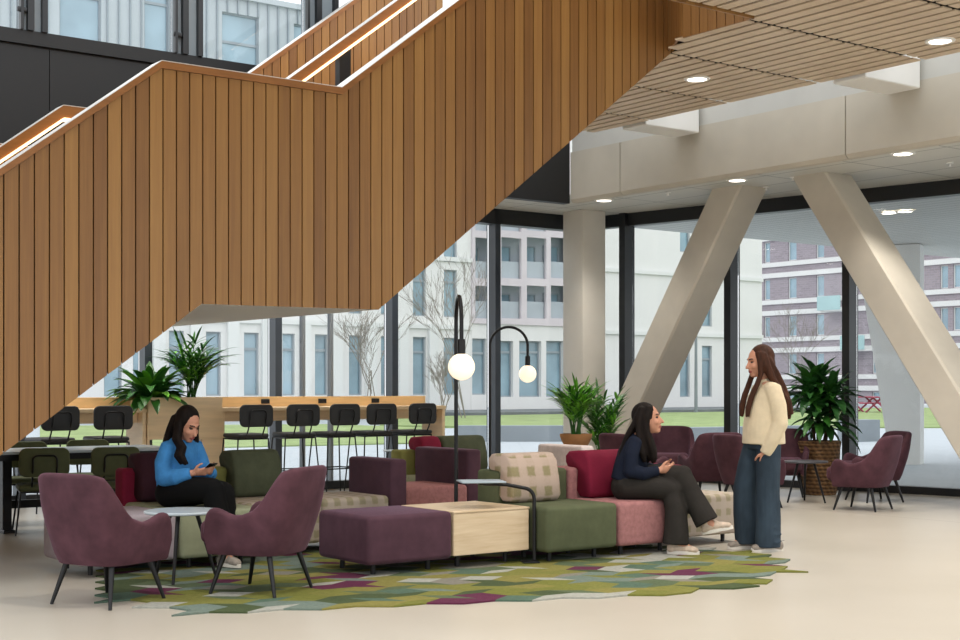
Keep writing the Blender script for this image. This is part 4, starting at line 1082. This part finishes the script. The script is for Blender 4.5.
def sofas():
    sofa('ottoman', 'pale grey ottoman left of the crimson sofa back, behind the nearest armchair', 'ottoman', -2.25, -1.54, 1.08, 1.8, 'grey_fabric')
    sofa('sofa_module', 'sage sofa seat with crimson back under the woman in blue', 'sofa', -1.53, -.87, 1.08, 2.1, 'sage_fabric', blocks=[('backrest', 'crimson_fabric', (-1.53, -.87, 2.1, 2.28, .1, .655))])
    sofa('sofa_module', 'plaid sofa seat with low olive back beside the woman in blue', 'sofa', -.86, -.2, 1.4, 2.1, 'plaid_fabric', blocks=[('backrest', 'olive_fabric', (-.86, -.2, 2.1, 2.28, .1, .64))])
    sofa('sofa_module', 'plaid bench seat with plum end block, behind the plum ottoman', 'sofa', -.195, .44, 1.44, 2.12, 'plaid_fabric', blocks=[('armrest', 'plum_block', (.44, .61, 1.44, 2.12, .1, .69))])
    sofa('ottoman', 'dark plum ottoman in front, joined to the pale wood box table', 'ottoman', -.69, .02, -.01, .67, 'plum_block')
    p = ab(0, .0); t = thing('box_table', (p[0], p[1], RZ), ANG, 'low pale wood box table between plum ottoman and green seat', 'table')
    MB().span(.025, .696, .004, .66, .09, .385, .004, 1).build('box', 'veneer', t, smooth=False)
    MB().span(.021, .7, 0, .664, .386, .402, .003, 1).build('top', 'veneer', t, smooth=False)
    for x in (.15, .58):
        for y in (.14, .54): MB().tube([(x, y, .1), (x, y, 0)], .018, 10).build('foot', 'black_metal', t)
    sofa('sofa_module', 'olive green sofa seat with low back holding the plaid cushion', 'sofa',   .725, 1.42, -.17, .41, 'green_fabric', blocks=[('backrest', 'green_fabric', (.725, 1.42, .41, .7, .1, .64))])
    sofa('sofa_module', 'dusty pink sofa seat with crimson end block under the woman in navy', 'sofa', 1.425, 2.1, -.17, .41, 'pink_fabric', blocks=[('backrest', 'pink_fabric', (1.425, 2.1, .41, .7, .1, .64)), ('armrest', 'crimson_fabric', (2.1, 2.27, -.02, .7, .1, .655))])
    sofa('ottoman', 'beige plaid ottoman behind the crossed legs of the woman in navy', 'ottoman', 2.34, 3.03, .05, .74, 'plaid_fabric', z0=0)
    sofa('sofa_module', 'pink sofa seat with plum end block, beyond the box table', 'sofa', 1.08, 1.77, 2.2, 2.9, 'pink_fabric', blocks=[('armrest', 'plum_block', (1.77, 1.95, 2.24, 3.1, .1, .715))], z0=0)
    sofa('sofa_module', 'wide sage seat with olive back, farthest of the sofa units', 'sofa', 2.05, 3.15, 3.0, 3.75, 'sage_fabric', blocks=[('backrest', 'olive_fabric', (2.05, 3.15, 3.75, 3.95, .1, .65))], z0=0)
    sofa('sofa_module', 'pale pink sofa with tall end block before the terracotta bowl', 'sofa', 3.54, 4.2, 2.5, 3.2, 'pale_pink_fabric', blocks=[('armrest', 'pale_pink_fabric', (3.35, 3.54, 2.5, 3.2, .1, .7))], z0=0)
    hook_cushion('plaid cushion on the olive green sofa seat', .735, 1.2, .24, 'plaid_cushion')
    hook_cushion('crimson back cushion behind the woman in navy', 1.5, 2.0, .24, 'crimson_fabric', hook=.32)
    hook_cushion('dark green back cushion right of the woman in blue', -.68, -.26, 1.93, 'cushion_green', hook=.3)
    hook_cushion('dark plum back cushion behind the woman in blue', -1.44, -.94, 1.93, 'dark_plum_cushion', hook=.3)
    hook_cushion('crimson back cushion on the farthest sofa unit', 2.22, 2.46, 3.57, 'crimson_fabric', hook=.3)
    hook_cushion('green back cushion on the farthest sofa unit', 2.48, 3.02, 3.57, 'cushion_green', hook=.3)
def rug():
    e1 = (.966, .259); e2 = (-.259, .966); O = (0, 9.5)
    poly = [(-2.55, -.2), (-1.95, -1.1), (1.2, -1.1), (1.65, -.88), (2.15, -.3), (2.38, .35), (2.25, .85), (1.0, 1.9), (-1.0, 2.0), (-2.4, 1.7), (-2.55, .8)]
    def inside(x, y):
        c = False; n = len(poly)
        for i in range(n):
            (x1, y1), (x2, y2) = poly[i], poly[(i+1) % n]
            if (y1 > y) != (y2 > y) and x < (x2-x1)*(y-y1)/(y2-y1)+x1: c = not c
        return c
    rnd = random.Random(11); L, Hh = .21, .15; bm = bmesh.new(); vs = {}
    def pt(i, j):
        if (i, j) not in vs:
            p = i*L+(j % 2)*.12+(.0), j*Hh+(i % 2)*.065
            vs[i, j] = bm.verts.new((p[0]*e1[0]+p[1]*e2[0], p[0]*e1[1]+p[1]*e2[1], RZ)); vs[i, j].index = 0
        return vs[i, j]
    col = {}; wts = [15, 14, 12, 10, 10, 11, 9, 9, 7, 7]
    for j in range(-13, 18):
        for i in range(-18, 18):
            cx_ = (i+.5)*L+.07; cy_ = (j+.5)*Hh+.03
            if not inside(cx_, cy_): continue
            f = bm.faces.new([pt(i, j), pt(i+1, j), pt(i+1, j+1), pt(i, j+1)])
            r_ = rnd.random()
            if r_ < .16 and (i-1, j) in col: c = col[i-1, j]
            elif r_ < .26 and (i, j-1) in col: c = col[i, j-1]
            else: c = rnd.choices(range(10), wts)[0]
            col[i, j] = c; f.material_index = c
    ext = bmesh.ops.extrude_face_region(bm, geom=list(bm.faces))
    low = [g for g in ext['geom'] if isinstance(g, bmesh.types.BMVert)]
    for v in low: v.co.z = .0005
    mb = MB(); mb.bm.free(); mb.bm = bm
    o = mb.build('rug', RUG, smooth=False); o.location = (O[0], O[1], 0)
    tag(o, 'green, plum and grey geometric rug under the sofas', 'rug')
def side_table(name, label, top='table_white'):
    t = thing(name, (0, 0, 0), 0, label, 'table', 'round side tables')
    MB().lathe([(.001, .44), (.235, .44), (.245, .446), (.245, .455), (.24, .46), (.001, .46)], 40).build('tabletop', top, t)
    for i in range(3):
        a = i*2*PI/3+.5; c, s = math.cos(a), math.sin(a)
        MB().tube([(c*.1, s*.1, .442), (c*.235, s*.235, 0)], [.015, .01], 10).build('leg', 'black_metal', t)
    MB().lathe([(.001, .43), (.12, .43), (.12, .441), (.001, .441)], 20).build('mount', 'black_metal', t)
    return t
def tray_table(loc, rz, label):
    t = thing('tray_table', loc, rz, label, 'table', 'small tray tables')
    # post at the origin, arm reaches local -X, foot plate slides under the seat (-X too)
    pts = [(0, 0, .02), (0, 0, .46)]+arc((-.08, 0, .46), .08, 0, PI/2*.9, 6, (1, 0, 0), (0, 0, 1))[1:]+[(-.2, 0, .565), (-.38, 0, .575)]
    MB().tube(pts, .014, 12).build('post', 'black_metal', t)
    MB().box((-.39, 0, .592), (.32, .26, .012), .004, 2).build('tray', 'tray_grey', t)
    MB().box((-.36, 0, .577), (.1, .08, .018), .004, 2).build('bracket', 'black_metal', t)
    MB().box((-.03, 0, .008), (.12, .12, .012), .004, 2).build('foot_plate', 'black_metal', t)
    return t
def globe_lamp(loc, rz, label):
    t = thing('floor_lamp', loc, rz, label, 'floor lamp', 'arched globe lamps')   # arm arches towards local +X
    MB().lathe([(.001, 0), (.13, 0), (.13, .012), (.02, .02), (.001, .02)], 28).build('base', 'black_metal', t)
    r = .215; pts = [(0, 0, .015), (0, 0, .9), (0, 0, 1.75)]+arc((r, 0, 1.75), r, PI, 0, 20, (1, 0, 0), (0, 0, 1))[1:]+[(2*r, 0, 1.62)]
    MB().tube(pts, .0155, 12).build('pole', 'black_metal', t)
    MB().lathe([(.001, 1.525), (.03, 1.525), (.03, 1.62), (.026, 1.635), (.001, 1.635)], 18, (2*r, 0, 0)).build('socket', 'black_metal', t)
    MB().ell((2*r, 0, 1.43), (.1, .1, .1), None, 32, 20).build('globe', 'globe_glow', t)
    return t
# ------------------------------------------------ plants
def blade(b, p, d, L, w, droop, n=6, fold=.25, up=V(0, 0, 1), mi=0, tipf=.02):
    """arching strap leaf with a folded midrib"""
    d = Vector(d).normalized(); p = Vector(p); rows = []
    for i in range(n+1):
        f = i/n; ww = w*max(tipf, math.sin(PI*min(1, .12+f*.88))**.75)
        s = d.cross(up)
        if s.length < .05: s = d.cross(V(1, 0, 0))
        s.normalize(); nn = s.cross(d)
        rows.append((b.verts.new(p-s*ww/2+nn*ww*fold), b.verts.new(p), b.verts.new(p+s*ww/2+nn*ww*fold)))
        p = p+d*L/n; d = (d-V(0, 0, droop/n)).normalized()
    for A, B in zip(rows, rows[1:]):
        for k in (0, 1):
            f = b.faces.new([A[k], A[k+1], B[k+1], B[k]]); f.material_index = mi; f.smooth = True
def foliage(name, gen, mats, parent):
    b = bmesh.new(); gen(b); mb = MB(); mb.bm.free(); mb.bm = b
    return mb.build(name, mats, parent, fix=False, sharp=80)
def dracaena(loc, label, heads, rnd_seed, pot, leafL=.42, w=.05, mats=('leaf_deep', 'leaf_dark')):
    t = thing('potted_plant', loc, 0, label, 'plant'); rnd = random.Random(rnd_seed); pot(t)
    for k, (x, y, z0, z, n) in enumerate(heads):
        MB().tube([(x*.4, y*.4, z0-.05), (x*.8, y*.8, (z0+z)/2), (x, y, z+.02)], [.02, .017, .014], 8).build('stem', 'bark', t)
        def gen(b):
            for i in range(n):
                f = i/n; a = i*2.4+rnd.uniform(-.3, .3); el = -.15+1.35*f**.8+rnd.uniform(-.15, .15)
                d = V(math.cos(a)*math.cos(el), math.sin(a)*math.cos(el), math.sin(el))
                blade(b, (x, y, z-.14+.16*f), d, leafL*rnd.uniform(.75, 1.12)*(1-.25*f), w*rnd.uniform(.8, 1.2), rnd.uniform(1.0, 2.0)*(1-.45*f), 7, .18, mi=rnd.choice([0, 0, 1]))
        foliage('foliage', gen, list(mats), t)
    return t
def palm(loc, label, seed, n, H, spread, pot, mats=('leaf_bright', 'leaf_dark'), leafL=.24, lw=.022, dirf=None):
    t = thing('potted_plant', loc, 0, label, 'plant'); rnd = random.Random(seed); zb = pot(t)
    stem = MB()
    def gen(b):
        for i in range(n):
            a = i*2.4+rnd.uniform(-.4, .4); k = rnd.uniform(.35, 1); p = V(rnd.uniform(-.05, .05), rnd.uniform(-.05, .05), zb); h = H*rnd.uniform(.65, 1.05)
            out = V(math.cos(a), math.sin(a), 0)*spread*k; pts = []
            for j in range(9):
                f = j/8; pts.append(p+out*f**1.6+V(0, 0, h*(f-.28*k*f*f*f)))
            stem.tube(pts, [.007*(1-.7*j/8) for j in range(9)], 5)
            for j in range(3, 9):
                d = (pts[min(8, j+1)]-pts[j-1]).normalized(); s = d.cross(V(0, 0, 1)); s = s.normalized() if s.length > .05 else V(1, 0, 0)
                for sg in (-1, 1):
                    blade(b, pts[j], d*.75+s*sg*.7+V(0, 0, .12), leafL*rnd.uniform(.75, 1.1)*(1-.06*abs(j-5)), lw*rnd.uniform(.8, 1.25), rnd.uniform(.5, 1.1), 4, .15, mi=rnd.choice([0, 0, 1]))
            blade(b, pts[8], (pts[8]-pts[7]), leafL, lw, .6, 4, .15)
    foliage('fronds', gen, list(mats), t); stem.build('stem', 'leaf_dark', t)
    return t
def plants():
    # dracaena in a wicker basket
    Y = 16.7; s = 1400/Y
    def basket(t):
        mb = MB(); mb.lathe([(.001, 0), (.195, 0), (.205, .02), (.235, .3), (.25, .56), (.262, .62), (.25, .64), (.235, .62), (.225, .55), (.001, .55)], 36); mb.build('basket', 'wicker', t)
        MB().lathe([(.001, .53), (.226, .54), (.2, .57), (.001, .58)], 24).build('soil', 'soil', t); return .56
    x = (819-480)/1400*Y
    dracaena((x, Y, 0), 'tall dark dracaena in brown wicker basket by the right glazing', [(-.1, .02, .58, 1.25, 40), (.14, -.06, .58, 1.2, 40), (.02, .12, .58, 1.34, 40), (-.05, -.12, .58, .98, 34), (.12, .06, .58, .92, 30)], 3, basket, .48, .105)
    # palm in a terracotta bowl on a tall planter
    Y = 15.4; x = (576-480)/1400*Y
    def bowl(t):
        MB().lathe([(.001, 0), (.16, 0), (.15, .03), (.13, .62), (.001, .63)], 28).build('planter', 'white_paint', t)
        MB().lathe([(.12, .62), (.155, .68), (.178, .74), (.178, .765), (.165, .765), (.155, .74), (.001, .735)], 28).build('bowl', 'terracotta', t)
        MB().lathe([(.001, .737), (.155, .742), (.12, .755), (.001, .76)], 20).build('soil', 'soil', t); return .75
    palm((x, Y, 0), 'bright green palm in terracotta bowl in front of the square column', 7, 26, .56, .23, bowl, leafL=.24, lw=.028)
    Y = 16.2; x = (602-480)/1400*Y
    def tub(t):
        MB().lathe([(.001, 0), (.17, 0), (.2, .4), (.19, .4), (.18, .36), (.001, .36)], 24).build('pot', 'terracotta', t); return .37
    palm((x, Y, 0), 'leafy dark palm on the floor right of the terracotta bowl', 12, 28, .95, .28, tub, ('leaf_dark', 'leaf_bright'), .22, .03)
    # two plants in the planter at the end of the counter
    tt = t_at(151, 5.6); p = tw(tt, 5.62)
    def nopot(t):
        MB().lathe([(.001, 1.06), (.15, 1.06), (.15, 1.14), (.001, 1.15)], 20).build('soil', 'soil', t); return 1.13
    t = thing('leafy_plant', (p[0], p[1], 0), 0, 'broad-leaved dark green plant at the left end of the counter planter', 'plant'); nopot(t); rnd = random.Random(9)
    def gen(b):
        for i in range(84):
            f = i/84; a = i*2.4+rnd.uniform(-.3, .3); el = .05+1.25*f+rnd.uniform(-.12, .12)
            d = V(math.cos(a)*math.cos(el), math.sin(a)*math.cos(el), math.sin(el))
            blade(b, V(math.cos(a)*.05, math.sin(a)*.05, 1.12)+d*.06, d, rnd.uniform(.3, .52), rnd.uniform(.1, .14), rnd.uniform(.9, 1.7), 7, .16, mi=rnd.choice([0, 0, 1]))
    foliage('foliage', gen, ['leaf_dark', 'leaf_bright'], t)
    p = tw(t_at(192, 5.6), 5.62)
    palm((p[0], p[1], 0), 'tall slender palm at the right end of the counter planter', 23, 24, .74, .32, nopot, ('leaf_dark', 'leaf_bright'), .26, .032)
# ------------------------------------------------ bar counter, stools, dining table
def counter():
    t = sthing('bar_counter', 'long pale wood counter with raised back panel along the window', 'counter')
    wf, wb = 5.38, 5.86
    tl, tp0, tp1, tr = t_at(20, 5.5), t_at(148, 5.36), t_at(222, 5.36), t_at(446, wf)
    trb = t_at(425.5, wb)
    for a, b in ((tl, tp0-.002), (tp1+.002, tr)):
        MB().span(a, b, wf, wb-.002, 1.0, 1.045, .004, 1).build('worktop', 'counter_wood', t, smooth=False)
        MB().span(a+.03, b-.06, wf+.12, wf+.15, .885, .998).build('apron', 'counter_wood', t, smooth=False)
    for a, b in ((tl, tp0-.002), (tp1+.002, trb)):
        MB().span(a, b, wb, wb+.035, .9, 1.165, .003, 1).build('back_panel', 'oak', t, smooth=False)
    for a in (tp0-.05, tp1+.006, tr-.05):
        MB().span(a, a+.042, wf+.01, wb-.01, 0, .998, .003, 1).build('end_panel', 'counter_wood', t, smooth=False)
    mb = MB(); mb.span(tp0, tp1, wf-.03, wf, .7, 1.165, .003, 1); mb.span(tp0, tp1, wb+.06, wb+.09, .7, 1.165, .003, 1); mb.span(tp0+(tp1-tp0)*.72, tp1-.001, wf-.029, wf, 0, .699)
    mb.span(tp0, tp0+.03, wf, wb+.06, 0, 1.16, .003, 1); mb.span(tp1-.03, tp1, wf, wb+.06, 0, 1.16, .003, 1); mb.span(tp0+.03, tp1-.03, wf, wb+.06, 1.0, 1.05)
    mb.build('planter_box', 'counter_wood', t, smooth=False)
    for px in (265, 322, 375):
        a = t_at(px, wb); s = MB().box((a, wb-.01, 1.108), (.11, .02, .055), .004, 1).build('socket', 'socket_black', t)
        for dx in (-.025, .025): MB().lathe([(.001, 0), (.016, 0), (.016, .003), (.001, .003)], 12).build('outlet', 'black_metal', s, loc=(a+dx, wb-.0205, 1.108)).rotation_euler = (PI/2, 0, 0)
    st = pad_chair('bar_stool', '', 'bar stool', 'black bar stools at the counter', .76, 'stool_black', True)
    labs = ['black bar stool half hidden by the timber stair, leftmost at the counter', 'second black bar stool from the stair, left of the planter plants', 'black bar stool first to the right of the planter box', 'second black bar stool right of the planter box',
            'third black bar stool right of the planter box', 'fourth black bar stool right of the planter box', 'last black bar stool at the right end of the counter']
    first = True
    for px, lab, tw_ in zip((50, 106, 246, 294, 333.5, 371, 410.5), labs, (.1, -.06, .03, -.05, .06, .0, .08)):
        p = tw(t_at(px, 5.08), 5.08)
        if first: st.location = (p[0], p[1], 0); st.rotation_euler = (0, 0, ANG+tw_); st['label'] = lab; first = False
        else: dup(st, p, ANG+tw_, lab)
def dining():
    t = sthing('dining_table', 'long white table on black legs under the stair', 'table')
    wf = 2.98; tl, tr = t_at(2, wf)-.55, t_at(178, wf); wr = wf+.78
    MB().span(tl, tr, wf, wr, .695, .72, .004, 1).build('tabletop', 'table_white', t, smooth=False)
    MB().span(tl+.03, tr-.03, wf+.04, wr-.04, .64, .694).build('apron', 'black_metal', t, smooth=False)
    for a in (t_at(3, wf+.35)-.05, tr-.35):
        MB().span(a, a+.08, wf+.2, wr-.2, .02, .64, .004, 1).build('leg', 'black_metal', t, smooth=False)
        MB().span(a-.01, a+.09, wf+.14, wr-.14, 0, .03, .004, 1).build('foot', 'black_metal', t, smooth=False)
    MB().span(t_at(3, wf+.35)+.03, tr-.35, wf+.36, wf+.42, .2, .27).build('crossbar', 'black_metal', t, smooth=False)
    ch = pad_chair('dining_chair', 'dark green dining chair at the table, beside the stair', 'chair', 'green dining chairs at the white table', .43, 'chair_green')
    def put(px, Y): return ((px-480)/F*Y, Y)
    p = put(42, 12.3); ch.location = (p[0], p[1], 0); ch.rotation_euler = (0, 0, ANG-.25)
    dup(ch, put(112, 12.5), ANG-.25, 'dark green dining chair at the table, left of the crimson sofa back')
    dup(ch, put(28, 13.25), ANG+PI-.2, 'dark green dining chair behind the table, mostly hidden by the stair')
    dup(ch, put(92, 13.75), ANG+PI-.2, 'dark green dining chair behind the table, between the two in front')
def furniture():
    rug(); sofas()
    ch = armchair_proto('plum velvet armchair seen from behind, nearest at the left'); 
    cen = [(-2.2, 8.32)]
    ch.location = (-2.21, 8.33, 0); ch.rotation_euler = (0, 0, dirrot(.5, .87))
    dup(ch, (-1.36, 8.72, RZ), dirrot(-.93, .36), 'plum velvet armchair facing left across the small pale table')
    dup(ch, (4.0, 14.62), dirrot(-.8, .6), 'dark plum armchair nearest at the right, turned to the wicker planter')
    dup(ch, (4.42, 15.7), dirrot(-.97, -.25), 'plum armchair just behind the one nearest at the right')
    dup(ch, (3.56, 16.45), dirrot(-.25, -.97), 'plum armchair right behind the standing woman, by the wicker planter')
    dup(ch, (2.4, 17.6), dirrot(-.15, -1), 'plum armchair facing the viewer, right of the head of the woman in navy')
    dup(ch, (2.56, 15.6), dirrot(-.25, .97), 'dark plum armchair seen from behind, left of the broad black window mullion')
    dup(ch, (2.88, 14.9), dirrot(.86, .5), 'lighter mauve armchair turned right, just left of the standing woman')
    dup(ch, (1.69, 15.2), dirrot(.8, .6), 'plum armchair mostly hidden behind the head of the woman in navy')
    sd = side_table('side_table', 'small pale round table between the two nearest armchairs'); sd.location = (-1.96, 9.2, RZ)
    sd = side_table('side_table', 'small dark-topped round table by the chairs at the right', 'tray_dark'); sd.location = (3.62, 15.56, 0); sd.rotation_euler = (0, 0, .9)
    p = ab(.708, -.04); q = (-.27, 9.95)
    tray_table((p[0], p[1], RZ), math.atan2(p[1]-q[1]-.05, p[0]-q[0])-.0, 'grey tray table on a bent black tube over the box table')
    tray_table((-.5, 15.2, 0), .1, 'pale tray table by the last bar stool, beyond the plum end blocks')
    p = ab(.66, .86); globe_lamp((p[0], p[1], 0), math.atan2(-.99, .11), 'nearer black arched floor lamp with glowing globe')
    globe_lamp(((490-480)/F*16.0, 16.0, 0), .0, 'farther black arched floor lamp with glowing globe, by the dark mullion')
    plants(); counter(); dining()
# ================================================================== LIGHT, CAMERA
def world():
    w = bpy.data.worlds.new('overcast_sky'); bpy.context.scene.world = w; w.use_nodes = True
    nt = w.node_tree; bg = nt.nodes['Background']
    tc = nt.nodes.new('ShaderNodeTexCoord'); sx = nt.nodes.new('ShaderNodeSeparateXYZ'); rp = nt.nodes.new('ShaderNodeValToRGB')
    nt.links.new(tc.outputs['Generated'], sx.inputs[0]); nt.links.new(sx.outputs[2], rp.inputs[0]); nt.links.new(rp.outputs[0], bg.inputs[0])
    e = rp.color_ramp.elements; e[0].position = 0; e[0].color = (.46, .475, .485, 1); e[1].position = 1.0; e[1].color = (.76, .78, .80, 1)
    bg.inputs['Strength'].default_value = SKY
    for (x, y, z) in LAMPS:
        L = bpy.data.lights.new('globe_light', 'POINT'); L.energy = 10; L.color = (1, .85, .65); L.shadow_soft_size = .1
        o = bpy.data.objects.new('globe_light', L); C.objects.link(o); o.location = (x, y, z)
SKY = 3.0; LAMPS = []
def camera():
    c = bpy.data.cameras.new('camera'); o = bpy.data.objects.new('camera', c); C.objects.link(o)
    c.sensor_width = 36; c.lens = 36*F/960; c.shift_y = (HZ-320)/960
    o.location = (0, 0, EYE); o.rotation_euler = (PI/2, 0, 0); c.clip_end = 500
    s = bpy.context.scene; s.camera = o
    s.view_settings.view_transform = 'Standard'; s.view_settings.look = 'None'; s.view_settings.gamma = 1; s.view_settings.exposure = EXPO
    s.view_settings.use_curve_mapping = False
    s.cycles.diffuse_bounces = 8; s.cycles.max_bounces = 14
EXPO = 0.0
standing(); seated_navy(); seated_blue()
building(); staircase(); outside(); furniture(); world(); camera()
